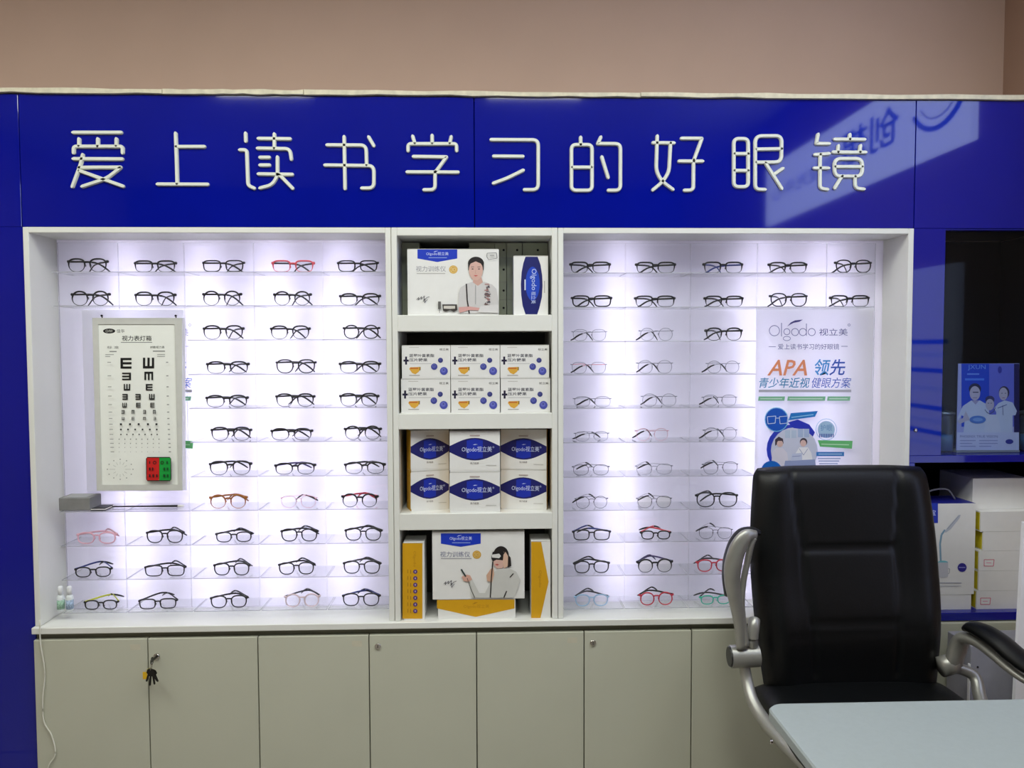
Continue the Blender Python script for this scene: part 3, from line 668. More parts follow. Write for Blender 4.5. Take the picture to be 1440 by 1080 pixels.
def signature(pr, x, y):
    pr.line([(x, y+3), (x+3, y), (x+2, y+4), (x+7, y-1), (x+6, y+3), (x+11, y-2), (x+10, y+4), (x+15, y), (x+18, y-1)], .6, (44, 44, 60)); pr.line([(x+9, y+6), (x+12, y+2), (x+11, y+8), (x+15, y+3)], .6, (44, 44, 60))
# compartment 1
zs1 = ze[0][0]+.0004; Yb = .018
h1 = PZ(637, 350, Yb)-zs1
t = carton('product_box', 'white trainer box with blue badge and portrait in suspenders, top shelf', 575, 702, Yb, zs1, h1, .09, 'boxes on the shelf unit', side=BSIDE)
pr = Print(front(Yb))
pr.rect(576, 350.5, 701.5, 441, PAPER)
emblem(pr, 587, 350.5, 643, 363.5, 368.5)
pr.text('视力训练仪', 585, 374, 627, 382, (150, 150, 160)); pr.rect(586, 384, 626, 385.2, (184, 182, 178)); pr.ell(637.5, 379, 6, 5.8, (216, 172, 74)); pr.ring(637.5, 379, 4.6, 4.4, .7, (240, 212, 140)); pr.text('3D', 634.5, 376.6, 641, 381.5, (246, 226, 170))
signature(pr, 586, 418)
pr.poly([(644, 440.5), (645, 412), (648, 404), (656, 399), (664, 396.5), (682, 396.5), (692, 400), (698, 406), (701, 424), (701, 440.5)], SHIRT)
pr.poly([(665, 397), (666, 390), (677, 390), (679, 397), (672, 402)], (206, 166, 154))
pr.ell(669.3, 370.5, 11.3, 9.5, HAIR); pr.poly([(658.2, 370), (680.5, 370), (680, 380), (658.5, 380)], HAIR); pr.ell(669.2, 380, 9.9, 14.2, SKIN)
pr.poly([(659.4, 375), (660, 368), (669, 364), (678, 368), (679, 375), (676, 370.5), (669, 367.5), (662, 370.5)], HAIR)
for ex in (664.6, 673.6): pr.line([(ex-2.2, 375.4), (ex+2, 375.2)], .6, HAIR); pr.ell(ex, 378.2, 1.5, .7, (44, 34, 34), 8)
pr.line([(669, 379), (668.4, 384.2), (670, 384.4)], .4, (184, 140, 130)); pr.poly([(666, 387.2), (669, 388.9), (672.3, 387.2), (669, 386.8)], (196, 92, 92))
pr.line([(655.8, 399), (657, 422), (660, 441)], 1.8, HAIR); pr.line([(668.8, 401), (668.8, 428)], .5, (120, 122, 130))
for k in range(22): pr.rect(684+random.uniform(-3, 5), 399+k*1.4, 685.4+random.uniform(-3, 5), 400.4+k*1.4, random.choice([(120, 92, 92), (178, 134, 132), (90, 84, 92)]))
pr.poly([(645, 432), (660, 431), (675, 433), (676, 436.5), (660, 436), (646, 440)], (210, 160, 156)); pr.poly([(676, 430), (701, 428), (701, 440), (672, 439)], (214, 212, 212))
pr.rect(616, 424, 620, 434.5, (98, 96, 94)); pr.line([(618, 434), (618, 440)], .7, HAIR); pr.poly([(622, 428), (642.5, 428), (643, 436), (638, 438.5), (633, 436), (627, 438), (623, 437)], (58, 54, 52)); pr.poly([(624, 430), (640, 430), (640, 434), (633, 434.5), (624, 434)], (206, 202, 194))
pr.line([(685, 356), (698, 355.5), (699, 363), (687, 365), (684.5, 361), (685, 356)], .7, (90, 90, 92)); pr.rect(689, 358.5, 695, 360, (170, 170, 170))
pr.out(t)
t = carton('product_box', 'upright white box with tall dark blue lozenge, right of the portrait box', 723, 771, Yb, zs1, PZ(747, 359.5, Yb)-zs1, .075, 'boxes on the shelf unit')
pr = Print(front(Yb))
pr.poly([(739, 442), (735, 430), (733, 415), (732.5, 400), (733.5, 383), (736, 370), (739, 361), (756, 361), (760, 372), (762.5, 388), (763, 402), (762, 418), (758.5, 433), (755.5, 442)], (20, 26, 104))
pr.ell(749, 399, 10, 24, (22, 66, 190)); pr.text('Olgodo', 745.5, 378, 754.5, 408, (198, 212, 244), rot=1); pr.text('视立美', 747, 410, 753.5, 427, (196, 208, 240), rot=1); pr.rect(737.5, 393, 739.3, 408, (214, 222, 240)); pr.rect(765, 395, 766.4, 412, (190, 188, 184))
pr.out(t)
ov = mat('dull_white_card', (188, 194, 168), .6, var=.05, scale=12)
k = 0
lbs = ['leftmost', 'second', 'third', 'fourth', 'rightmost']
Yq = .135
for ci, (pa, pb) in enumerate(((566, 592), (661, 697), (697.5, 713), (713.5, 735), (735.5, 771))):
    zb = zs1
    ys = [(442, 418), (418, 393), (393, 359), (359, 338)]
    for ri, (ya, yb) in enumerate(ys):
        h = PZ(668, yb, Yq)-PZ(668, ya, Yq)-.0005
        t = carton('plain_carton', 'plain dull white carton, %s in the %s stack behind the portrait box' % (('lowest', 'second', 'third', 'top')[ri], lbs[ci]), pa, pb-.3, Yq, zb, h, .12, 'plain cartons behind the portrait box', body=ov)
        c = P((pa+pb)/2+3, (ya+yb)/2, Yq); cz = zb+h*.5
        G().lathe((c.x, Yq-.0006, cz), [(.004, 0), (.004, .0005)], 10, axis='y').out('finger_hole', BLK, t)
        zb += h+.0005
# compartment 2: six supplement boxes
zs2 = ze[1][0]+.0004; Yb = .012
hb = PZ(668, 532, Yb)-zs2-.0004
pn = ['left', 'middle', 'right']
def berry_box(px0, px1, zb, h, ya, yb, label):
    t = carton('supplement_box', label, px0, px1, Yb, zb, h, .1, 'blueberry boxes', side=mat('card_side', (206, 198, 176), .5))
    pr = Print(front(Yb)); wd = px1-px0; X = lambda u: px0+wd*u; Yv = lambda v: ya+(yb-ya)*v
    pr.rect(X(.004), Yv(.03), X(.996), Yv(.97), PAPER)
    pr.rect(X(.02), Yv(.44), X(.13), Yv(.50), (34, 30, 60)); pr.rect(X(.055), Yv(.35), X(.095), Yv(.59), (34, 30, 60))
    pr.text('蓝莓叶黄素酯', X(.14), Yv(.27), X(.66), Yv(.37), (70, 70, 84), .01); pr.text('压片糖果', X(.14), Yv(.40), X(.52), Yv(.50), (70, 70, 84), .01); pr.rect(X(.15), Yv(.55), X(.6), Yv(.568), (196, 196, 198))
    pr.text('视立美', X(.77), Yv(.10), X(.96), Yv(.17), (90, 88, 90)); pr.rect(X(.14), Yv(.07), X(.34), Yv(.085), (190, 186, 180))
    pr.poly([(X(.14), Yv(.72)), (X(.2), Yv(.84)), (X(.27), Yv(.88)), (X(.34), Yv(.8)), (X(.38), Yv(.68)), (X(.36), Yv(.66)), (X(.16), Yv(.67))], (224, 172, 66)); pr.rect(X(.16), Yv(.68), X(.33), Yv(.72), (196, 108, 46)); pr.rect(X(.35), Yv(.66), X(.375), Yv(.76), (150, 120, 40)); pr.rect(X(.14), Yv(.9), X(.36), Yv(.92), (160, 156, 150))
    for u, v, rr_, sh in ((.79, .46, .052, .75), (.66, .65, .067, .9), (.86, .78, .082, 1.0)):
        ry = rr_*wd/ (yb-ya); c1 = tuple(int(q*sh) for q in (74, 80, 172))
        pr.ell(X(u), Yv(v), rr_*wd, rr_*wd, c1); pr.ell(X(u)-.01*wd, Yv(v)-.015*wd, rr_*wd*.62, rr_*wd*.6, tuple(int(q*sh) for q in (104, 110, 196))); pr.ell(X(u)-.005*wd, Yv(v)-.02*wd, rr_*wd*.2, rr_*wd*.18, (56, 58, 128), 10)
    pr.out(t)
for i, (pa, pb) in enumerate(((564.5, 633.6), (634.6, 703.2), (704.4, 774))): berry_box(pa, pb, zs2, hb, 532.5, 580, 'white blueberry supplement box, lower row, %s of three' % pn[i])
for i, (pa, pb) in enumerate(((566, 633.6), (634.6, 703), (703.9, 772.4))): berry_box(pa, pb, zs2+hb+.0005, PZ(668, 485, Yb)-zs2-hb-.001, 485, 532, 'white blueberry supplement box, upper row, %s of three' % pn[i])
# compartment 3: six cartons with a blue ellipse
zs3 = ze[2][0]+.0004
def lens_box(px0, px1, Yf, zb, h, ya, yb, label, rzz=0):
    t = carton('mask_box', label, px0, px1, Yf, zb, h, .07 if rzz else .13, 'blue oval boxes', side=YSIDE)
    t.rotation_euler.z = rzz
    pr = Print(front(Yf)); wd = px1-px0; X = lambda u: px0+wd*u; Yv = lambda v: ya+(yb-ya)*v
    pr.rect(X(.0), Yv(.03), X(1), Yv(.97), PAPER)
    n = 12; top = [(X(k/n), Yv(.45-.28*math.sin(PI*(.12+.76*k/n))**1.3)) for k in range(n+1)]; bot = [(X(1-k/n), Yv(.45+.28*math.sin(PI*(.12+.76*k/n))**1.3)) for k in range(n+1)]
    pr.poly((top+bot)[::-1], (26, 28, 104))
    pr.poly([(X(.34), Yv(.66)), (X(.5), Yv(.70)), (X(.66), Yv(.66)), (X(.66), Yv(.24)), (X(.5), Yv(.20)), (X(.34), Yv(.24))], (22, 46, 172))
    pr.text('Olgodo视立美', X(.24), Yv(.38), X(.84), Yv(.54), (206, 216, 246)); pr.poly([(X(.46), Yv(.345)), (X(.5), Yv(.325)), (X(.56), Yv(.33)), (X(.5), Yv(.345))], (206, 216, 246)); pr.ring(X(.87), Yv(.4), 1, 1, .4, (206, 216, 246))
    pr.rect(X(.4), Yv(.1), X(.6), Yv(.125), (176, 160, 158)); pr.text('蒸汽眼罩', X(.41), Yv(.77), X(.58), Yv(.82), (110, 100, 100)); pr.rect(X(.72), Yv(.84), X(.93), Yv(.85), (176, 174, 170))
    pr.out(t)
h3 = PZ(668, 663, .01)-zs3-.0004
lens_box(632.3, 703, .008, zs3, h3, 664, 719, 'white box with blue oval, lower middle, standing proudest on its shelf')
lens_box(632.3, 703, .008, zs3+h3+.0006, h3, 606, 663, 'white box with blue oval, upper middle, standing proudest on its shelf')
for i, (pa, pb, s_) in enumerate(((577, 632, 'left'), (704, 768.5, 'right'))):
    lens_box(pa, pb, .045, zs3, h3, 662, 716, 'white box with blue oval and ochre sides, lower %s of the set' % s_, (.3, -.14)[i])
    lens_box(pa, pb, .045, zs3+h3+.0006, h3, 607, 661, 'white box with blue oval and ochre sides, upper %s of the set' % s_, (.3, -.14)[i])
# compartment 4
zs4 = ZW1+.0004; Yb = .006
zmid = PZ(668, 842, Yb)
t = carton('product_box', 'flat white box with yellow pointed flap lying under the headset box', 614, 724, Yb, zs4, zmid-zs4-.0006, .12, 'boxes on the shelf unit')
pr = Print(front(Yb)); pr.poly([(614.5, 855.5), (669, 867.5), (723.5, 855.5), (723.5, 843), (614.5, 843)], YE); pr.text('Olgodo视立美', 652, 850, 688, 856, (190, 136, 10)); pr.poly([(664, 849.5), (668, 847), (672, 847), (667, 849.5)], (180, 124, 10)); pr.out(t)
Yb = .004
t = carton('product_box', 'white trainer box showing a person wearing a headset, bottom shelf', 606.5, 737, Yb, zmid, PZ(668, 747.5, Yb)-zmid, .11, 'boxes on the shelf unit')
xa, xb = PX(606.5, 600, Yb), PX(737, 600, Yb); zg = zmid+.11
for x_ in (xa, xb): G().bbox(x_-.0012, x_+.0012, Yb+.03, Yb+.06, zg, zg+.045, .0005).out('side_grip', BLK, t)
pr = Print(front(Yb)); emblem(pr, 620, 750, 676, 764.5, 769)
pr.text('视力训练仪', 619, 775.5, 661, 783.5, (120, 124, 156)); pr.rect(620, 784.8, 663, 786, (170, 170, 176)); pr.ell(670.5, 780, 6, 5.8, (212, 162, 56)); pr.ring(670.5, 780, 4.4, 4.2, .7, (240, 206, 120)); pr.text('3D', 667.5, 777.8, 673.8, 782.4, (244, 222, 150))
signature(pr, 624, 818)
pr.poly([(663, 840.5), (661, 822), (667, 836), (680, 838), (688, 822), (693, 806), (700, 800), (716, 799), (726, 804), (732, 816), (727, 830), (722, 840.5)], (204, 204, 200)); pr.poly([(659, 812), (664, 815), (674, 834), (690, 834), (690, 840.5), (668, 840.5)], (206, 206, 202))
pr.ell(704.5, 781, 11, 13, HAIR); pr.poly([(712, 777), (718, 784), (719, 796), (714, 798), (711, 790)], HAIR); pr.poly([(693, 778), (694.5, 795), (699, 799.5), (707, 799), (710, 788), (709, 776)], SKIN)
pr.poly([(691.5, 781), (693, 776), (707, 775), (710, 778), (707, 788), (698, 787), (693, 790), (691, 785)], (30, 26, 28)); pr.poly([(691.5, 780), (702, 778.5), (704.5, 782), (702, 785), (692, 784)], (224, 224, 222)); pr.poly([(696, 793.8), (699, 795.6), (702, 794), (699, 792.8)], (188, 84, 80))
pr.poly([(708, 780), (711, 776), (714.5, 782), (714, 796), (709, 800), (707, 792)], (218, 182, 160)); pr.poly([(690, 800), (694, 798), (695, 808), (692, 819), (685, 817), (684, 809)], (208, 168, 144)); pr.poly([(649, 811), (655, 808), (661, 809), (664, 815), (659, 818), (652, 817)], (212, 166, 150)); pr.line([(648.5, 800.5), (655, 811)], 2.2, (44, 62, 58))
pr.line([(657, 813), (662, 828), (667.5, 840.5)], .8, HAIR); pr.line([(693, 790), (691, 812), (689.5, 840.5)], 1.6, HAIR); pr.line([(722, 806.5), (717, 812)], 1.4, HAIR); pr.line([(712.5, 831), (708.5, 840.5)], 1.5, HAIR)
pr.out(t)
Yb = .003
t = carton('product_box', 'narrow upright yellow box with seven purple dots, bottom shelf', 565.5, 595, Yb, zs4, PZ(580, 763, Yb)-zs4, .1, 'boxes on the shelf unit', side=PAPER)
pr = Print(front(Yb)); pr.rect(566, 764, 594, 870, YE); pr.text('Olgodo', 580.5, 775, 585, 797, (186, 132, 14), rot=1)
for k_ in range(7): pr.ell(584, 804+9.2*k_, 3, 3, (84, 52, 116)); pr.ell(584, 804+9.2*k_, 1.1, 1.5, (176, 156, 196), 8); pr.rect(577, 801.4+9.2*k_, 578, 806.6+9.2*k_, (164, 118, 20)); pr.rect(573, 800.8+9.2*k_, 574, 806.2+9.2*k_, (176, 126, 16))
pr.out(t)
t = carton('product_box', 'narrow upright white box with yellow pointed flap, right on bottom shelf', 746.5, 774, Yb, zs4, PZ(760, 760.5, Yb)-zs4, .1, 'boxes on the shelf unit', side=PAPER)
pr = Print(front(Yb)); pr.poly([(747, 869), (760, 869), (771.5, 818), (761, 762), (747, 762)], YE); pr.text('Olgodo', 757, 802, 761.5, 826, (176, 124, 12), rot=1); pr.out(t)

# ================================================================== BASE CABINETS
ZD1 = PZ(668, 888.5); edges = [XPL-.002]+[PX(a, 960) for a in (365.5, 670.5, 970.5)]+[XD]
mids = [PX(a, 960) for a in (212, 520.5, 820.5, 1121)]
CHR = mat('chrome', (190, 186, 180), .18, metal=1)
for i in range(4):
    a, b, m_ = edges[i], edges[i+1], mids[i]
    t = thing('base_cabinet', 'pale two door base cabinet, ' + ['leftmost, with keys hanging in its lock', 'second from the left under the worktop', 'third from the left under the worktop', 'partly hidden behind the black chair'][i], 'cabinet', ((a+b)/2, 0, 0), 'base cabinets')
    G().box(a+.0005, b-.0005, .004, .33, .0005, ZW0-.0005).out('body', mat('cabinet_core', (128, 128, 112), .6), t)
    G().box(a+.001, b-.001, .0005, .0035, .0005, .07).out('toe_kick', mat('toe_kick', (90, 90, 84), .6), t)
    for j, (u, v) in enumerate(((a, m_), (m_, b))):
        d = G().bbox(u+.0017, v-.0017, -.017, .0005, .075, ZD1, .0012).out('door', DOOR, t)
        if j == 0:
            xk = v-.035; G().box(xk-.02, xk+.012, -.0174, -.0171, ZD1-.036, ZD1-.018).out('tape_mark', mat('tape_mark', (200, 196, 176), .4, var=.06), d)
        else:
            xk = u+.029; zk = ZD1-.036 if i else ZD1-.058
            G().lathe((xk, -.0171, zk), [(.010, 0), (.010, -.004), (.0085, -.0055)], 16, axis='y').out('lock', CHR, d)
            G().box(xk-.001, xk+.001, -.0236, -.0227, zk-.005, zk+.005).out('keyhole', BLK, d)
# keys
xk, zk = mids[0]+.029, ZD1-.058
kb = thing('key_bunch', 'bunch of dark keys with yellow tag hanging from cabinet lock', 'keys', (xk, -.03, zk))
G().box(xk-.0012, xk+.0012, -.045, -.0245, zk-.004, zk+.004).lathe((xk, -.055, zk), [(.012, -.001), (.012, .001)], 14, axis='x').out('lock_key', mat('dark_steel', (70, 70, 66), .35, metal=.8), kb)
rc = Vector((xk-.001, -.058, zk-.016))
G().tube([rc+Vector((.003*math.sin(a), .006*math.cos(a), .013*math.sin(a))) for a in (2*PI*k/18 for k in range(18))], .0011, 6, closed=True).out('ring', CHR, kb, True)
for k_, (dx, ang, L) in enumerate(((-.012, -18, .045), (-.004, -6, .055), (.004, 8, .05), (.011, 22, .042), (.002, 30, .040))):
    an = math.radians(ang); bx_, bz = rc.x+dx*.5, rc.z-.010; yk = -.052-.004*k_
    dv = Vector((math.sin(an), 0, -math.cos(an))); nv = Vector((dv.z, 0, -dv.x)); o_ = Vector((bx_, yk, bz))
    pts = []
    for s_, w_ in ((0, .004), (.15, .0085), (.38, .0085), (.45, .003), (.95, .003), (1, .0012)): pts.append((o_+dv*L*s_, nv*w_))
    v = []
    for yo in (0, .0018): v += [c+w_+Vector((0, yo, 0)) for c, w_ in pts]+[c-w_+Vector((0, yo, 0)) for c, w_ in pts[::-1]]
    n = 12; G().add(v, [tuple(range(n))[::-1], tuple(range(n, 2*n))]+[(q, (q+1) % n, (q+1) % n+n, q+n) for q in range(n)]).out('key', mat('key_black', (34, 32, 30), .4, metal=.4), kb)
o_ = Vector((rc.x-.024, -.05, rc.z-.03))
G().bbox(o_.x-.008, o_.x+.006, o_.y, o_.y+.002, o_.z-.016, o_.z+.008, .0008).out('tag', mat('yellow_tag', (226, 180, 24), .45), kb)
G().tube(smooth_path([rc+Vector((-.003, 0, -.006)), rc+Vector((-.016, .004, -.012)), (o_.x, o_.y+.001, o_.z+.008)]), .0008, 5).out('tag_loop', mat('yellow_cord', (206, 196, 110), .6), kb)
cb = [P(56, 872, -.03), P(57, 905, -.026), P(63, 945, -.022), P(60, 985, -.022), P(62, 1015, -.022), P(73, 1035, -.022), P(78, 1060, -.022), P(70, 1074, -.022), P(66, 1090, -.022), P(70, 1120, -.022)]
tag(G().tube(smooth_path(cb), .0022, 8).out('power_cable', mat('white_cable', (226, 226, 214), .4), smooth=True), 'thin white cable trailing down the leftmost cabinet door', 'cable')

# ================================================================== RIGHT BLUE SHELF UNIT
ru = thing('blue_shelf_unit', 'glossy blue shelf unit with dark niches at the far right', 'shelf unit', (XD, 0, 0))
XC0 = PX(1327, 450); zb0 = 0.0
ZU1 = PZ(1380, 322)
S1 = (PZ(1385, 640), PZ(1385, 650)); S2 = (PZ(1385, 861), PZ(1385, 872))
zpl = PZ(1300, 700)
G().bbox(XD+.001, XC0, -.002, .028, S1[0]+.0003, ZF0-.001, .001).out('upright', BLUE, ru)
G().bbox(XD+.001, PX(1284, 760), -.002, .028, S2[1], S1[1]-.0003, .001).out('upright', BLUE, ru)
G().box(XD+.001, XC0-.002, .0285, .335, S1[0]+.0003, ZF0-.001).out('side_core', NICHE, ru)
G().bbox(XD+.001, XEND, -.002, .335, S1[1], S1[0], .001).out('shelf', BLUE, ru)
G().bbox(XD+.001, XEND, -.002, .335, S2[1], S2[0], .001).out('shelf', BLUE, ru)
G().box(XC0, XEND, .328, .335, S1[0]+.0003, ZF0-.001).out('back_board', NICHE, ru)
G().box(XD+.001, XEND, .328, .335, S2[0]+.0003, S1[1]-.0003).out('back_board', NICHE, ru)
G().box(XEND-.012, XEND-.0005, .02, .3275, S1[0]+.0003, ZF0-.001).out('side_core', NICHE, ru)
G().box(XEND-.012, XEND-.0005, .02, .3275, S2[0]+.0003, S1[1]-.0003).out('side_core', NICHE, ru)
G().bbox(XC0, XEND, .0005, .028, PZ(1385, 324), ZF0-.001, .001).out('top_rail', BLUE_D, ru)
G().box(XC0+.0005, XEND-.001, .012, .016, S1[0]+.0006, PZ(1385, 324)-.0005).out('glass_door', GLASS, ru)
c = P(1284, 605, -.003)
G().lathe((c.x+.008, -.0022, c.z), [(.006, 0), (.006, -.003), (.003, -.004)], 12, axis='y').out('fixing', CHR, ru)
lc = thing('low_cabinet', 'white low cabinet with two doors below the blue shelf unit', 'cabinet', (XD, 0, 0))
G().box(XD+.001, XEND, .004, .33, .0005, S2[1]-.001).out('body', mat('cabinet_core', (128, 128, 112)), lc)
xm = PX(1362, 960)
G().bbox(XD+.002, xm-.0015, -.015, .0035, .07, S2[1]-.004, .001).out('door', DOOR, lc)
G().bbox(xm+.0015, XEND-.003, -.015, .0035, .07, S2[1]-.004, .001).out('door', DOOR, lc)
# picture stand
Yf = .06; zf = S1[0]+.0004
a, b = P(1345, 638, Yf), P(1434, 511, Yf)
t = thing('picture_stand', 'acrylic stand with a blue family advert behind glass at right', 'display stand', ((a.x+b.x)/2, Yf, zf))
G().bbox(a.x-.002, b.x+.006, Yf-.004, Yf+.07, zf, zf+.008, .001).out('foot', ACR_E, t)
G().box(a.x, b.x, Yf+.001, Yf+.004, zf+.008, b.z).out('card', mat('lilac_card', (172, 172, 226), .4), t)
pr = Print(lambda x, y, e: P(x, y, Yf+.001-e))
pr.rect(1352, 511.5, 1391, 600, (24, 70, 206)); pr.rect(1391, 511.5, 1426, 600, (104, 110, 214)); pr.rect(1426, 511.5, 1433.5, 610, (28, 28, 92))
pr.text('JXUN', 1361, 513, 1386, 521, (120, 160, 236)); pr.rect(1360, 525, 1377, 527, (110, 150, 236)); pr.rect(1357, 532, 1384, 535, (76, 128, 236)); pr.ell(1406, 520, 2.8, 5, (58, 62, 168))
WS, SK2 = (206, 210, 234), (196, 184, 204)
pr.poly([(1355, 608), (1357, 586), (1352, 584), (1347, 592), (1346, 588), (1354, 571), (1366, 563), (1378, 563), (1390, 570), (1394, 608)], WS)
pr.poly([(1346, 592), (1354, 588), (1358, 578), (1364, 590), (1350, 596)], SK2)
pr.ell(1371, 547, 8.6, 8, (34, 40, 78)); pr.ell(1371, 553, 7.4, 10, SK2); pr.rect(1368, 551, 1376, 552.3, (60, 56, 90)); pr.line([(1368, 559.5), (1374, 559.5)], .7, (150, 110, 140)); pr.poly([(1366, 563), (1377, 563), (1372, 569)], (170, 160, 196))
pr.poly([(1400, 608), (1401, 580), (1398, 574), (1404, 567), (1413, 563), (1424, 566), (1430, 578), (1428, 584), (1424, 584), (1424, 608)], WS); pr.ell(1412, 552, 7.4, 9, (60, 54, 84)); pr.ell(1411, 554, 6.2, 9, SK2); pr.line([(1408, 553), (1410, 553)], .8, (50, 44, 70)); pr.line([(1413, 553), (1415, 553)], .8, (50, 44, 70)); pr.line([(1409.5, 559.5), (1413, 559.5)], .8, (160, 90, 120)); pr.line([(1410, 570), (1410.5, 584)], .7, (50, 50, 110)); pr.line([(1403, 574), (1416, 569)], .9, (60, 70, 150))
pr.poly([(1384, 608), (1385, 590), (1389, 583), (1401, 583), (1405, 592), (1408, 608)], (214, 214, 234)); pr.ell(1392, 562, 6.5, 5.5, (60, 60, 110)); pr.ell(1392, 569, 6, 8, SK2); pr.line([(1389, 567), (1391, 567)], .8, (50, 44, 70)); pr.line([(1393, 567), (1395, 567)], .8, (50, 44, 70)); pr.line([(1385, 576), (1388, 580), (1392, 582), (1397, 579), (1400, 573)], .8, (76, 80, 116))
pr.ell(1375, 590, 11.5, 5.5, (86, 128, 206)); pr.ell(1375, 590, 7, 2.6, (130, 168, 226))
pr.rect(1345.5, 608, 1433, 633, (206, 206, 236)); pr.text('PHOENIX TRUE VISION', 1350, 612, 1403, 615.5, (120, 116, 170)); 
for k_ in range(3): pr.rect(1350, 619+k_*4, 1372-5*(k_ % 2), 620.2+k_*4, (160, 156, 200)); pr.rect(1377, 619+k_*4, 1403-9*(k_ == 2), 620.2+k_*4, (160, 156, 200))
pr.ell(1419.5, 621, 5.6, 3.4, (52, 56, 150)); pr.out(t)
def jar(px, label, Y):
    c = P(px, 637, Y); zf_ = S1[0]+.0004
    t = thing('glass_jar', label, 'jar', (c.x, Y, zf_), 'jars behind the glass')
    G().lathe((c.x, Y, zf_), [(.028, 0), (.031, .004), (.031, .125), (.029, .128), (.029, .006), (.0, .0055)], 20).out('glass', clear('jar_glass', (.86, .9, .92), .06), t, True)
    G().lathe((c.x, Y, zf_+.006), [(.028, 0), (.028, .052)], 20).out('filling', mat('blue_liquid', (110, 156, 206), .3, var=.15), t, True)
    G().lathe((c.x, Y, zf_), [(.033, .1285), (.033, .137), (.02, .14)], 20).out('lid', mat('steel_lid', (130, 136, 140), .3, metal=.8), t, True)
jar(1327, 'glass jar of blue liquid left of the family advert', .09); jar(1446, 'glass jar of blue liquid right of the family advert', .09)
# lower niche boxes
zf = S2[0]+.0004; Yn = .03
t0 = carton('plain_carton', 'flat white carton lying under the desk lamp box', 1290, 1371.5, Yn, zf, PZ(1340, 836, Yn)-zf, .18)
zl = PZ(1340, 836, Yn)+.0005
BTOP = mat('lamp_box_blue', (30, 34, 140), .4)
xa, xb = PX(1284.5, 770, Yn), PX(1371, 770, Yn)
t = thing('lamp_box', 'white desk lamp carton with blue top and picture of the lamp', 'box', ((xa+xb)/2, Yn, zl))
hl = PZ(1340, 708, Yn)-zl
G().box(xa, xb, Yn, Yn+.14, zl, zl+hl, fmats=[0, 0, 0, 0, 0, 1]).out('carton', [PAPER, BTOP], t)
G().tube(smooth_path([(xb-.14, Yn+.07, zl+hl), (xb-.12, Yn+.07, zl+hl+.03), (xb-.06, Yn+.07, zl+hl+.035), (xb-.03, Yn+.07, zl+hl)]), .003, 8).out('carry_handle', mat('grey_cord', (140, 140, 150), .5), t, True)
pr = Print(front(Yn))
pr.rect(1285, 707.5, 1319, 735.5, (32, 56, 184)); pr.text('孩视宝', 1296, 717, 1316, 725, (206, 216, 244))
for q_ in ([(1323, 790), (1322, 765), (1324, 752), (1329, 745)],): pr.line(q_, 2.6, (130, 166, 190))
pr.poly([(1328, 748), (1333, 741), (1348, 724), (1351, 724), (1349, 729), (1337, 744), (1330, 749)], (188, 194, 206)); pr.line([(1332, 744), (1348, 726)], .6, (140, 146, 160))
pr.ell(1326, 791, 7.2, 2.6, (116, 196, 210)); pr.rect(1318.8, 791, 1333.3, 810, (196, 198, 206)); pr.ell(1326, 810, 7.2, 2.4, (196, 198, 206)); pr.line([(1333, 799), (1335.5, 800), (1335, 806), (1333, 807)], .7, (160, 164, 174))
pr.ell(1353, 798, 6.3, 6.2, (46, 40, 144)); pr.line([(1348.5, 798), (1357.5, 798)], 1.3, (150, 150, 214)); pr.rect(1320, 819, 1352, 820.5, (176, 178, 190)); pr.rect(1320, 823.5, 1352, 824.5, (196, 198, 206)); pr.out(t)
SY = mat('tape_yellow', (206, 190, 30), .5, var=.2)
ys = [(862, 836, 1375), (836, 808, 1377), (808, 780, 1377), (780, 753, 1382), (753, 725, 1378), (725, 681, 1376)]
zb = zf; nm = ['bottom', 'second', 'third', 'fourth', 'fifth', 'top']
for i, (ya, yb, px) in enumerate(ys):
    h = PZ(1400, yb, Yn)-PZ(1400, ya, Yn)-.0006
    xa, xb = PX(px, 770, Yn), XEND-.06
    t = thing('shoebox', 'white carton, %s of six stacked beside the lamp box' % ('lowest' if i == 0 else 'topmost' if i == 5 else nm[i]+' from the bottom'), 'box', ((xa+xb)/2, Yn, zb), 'stacked white cartons')
    yy = Yn+(.04 if i == 5 else .0)
    G().box(xa, xb, yy, yy+.2, zb, zb+h).out('carton', PAPER, t)
    if i < 5: G().box(xa-.0008, xa-.0002, yy+.005, yy+.08, zb+.004, zb+h-.004).out('side_label', SY, t)
    if i in (0, 2):
        pr = Print(front(yy)); xo, yo = (1384, 787) if i == 2 else (1379, 841)
        pr.rect(xo-1, yo-1, xo+15, yo+10, PAPER)
        pr.line([(xo, yo), (xo+14, yo), (xo+13, yo+9), (xo, yo+9), (xo, yo)], .9, (206, 70, 110)); pr.rect(xo+3, yo+4, xo+10, yo+5, (226, 150, 176)); pr.out(t, 'stamped_mark')
    zb += h+.0006
# white lit panel at the right edge, grey board under the right arm
xa = PX(1437, 760, -.25)
t = thing('white_screen', 'white upright board edge at the far right behind the armrest', 'board', (xa+.1, -.25, 0))
a, b = P(1441, 735, -.25), P(1430, 905, -.25)
G().add([(a.x, -.25, a.z), (a.x+.2, -.25, a.z), (a.x+.2, -.25, 0), (b.x-.012, -.25, 0), (a.x, -.235, a.z), (a.x+.2, -.235, a.z), (a.x+.2, -.235, 0), (b.x-.012, -.235, 0)], [(0, 3, 2, 1), (4, 5, 6, 7), (0, 4, 7, 3), (1, 2, 6, 5), (0, 1, 5, 4), (3, 7, 6, 2)]).out('board', mat('bright_white', (246, 246, 250), .4, var=.01), t)
G().box(b.x-.05, a.x+.2, -.28, -.2505, .0005, .02).out('foot', WHITE, t)
a = P(1366, 908, -.18); b = P(1470, 1000, -.18)
t = thing('grey_storage_box', 'grey panelled storage box on the floor under the right armrest', 'box', ((a.x+b.x)/2, -.18, 0))
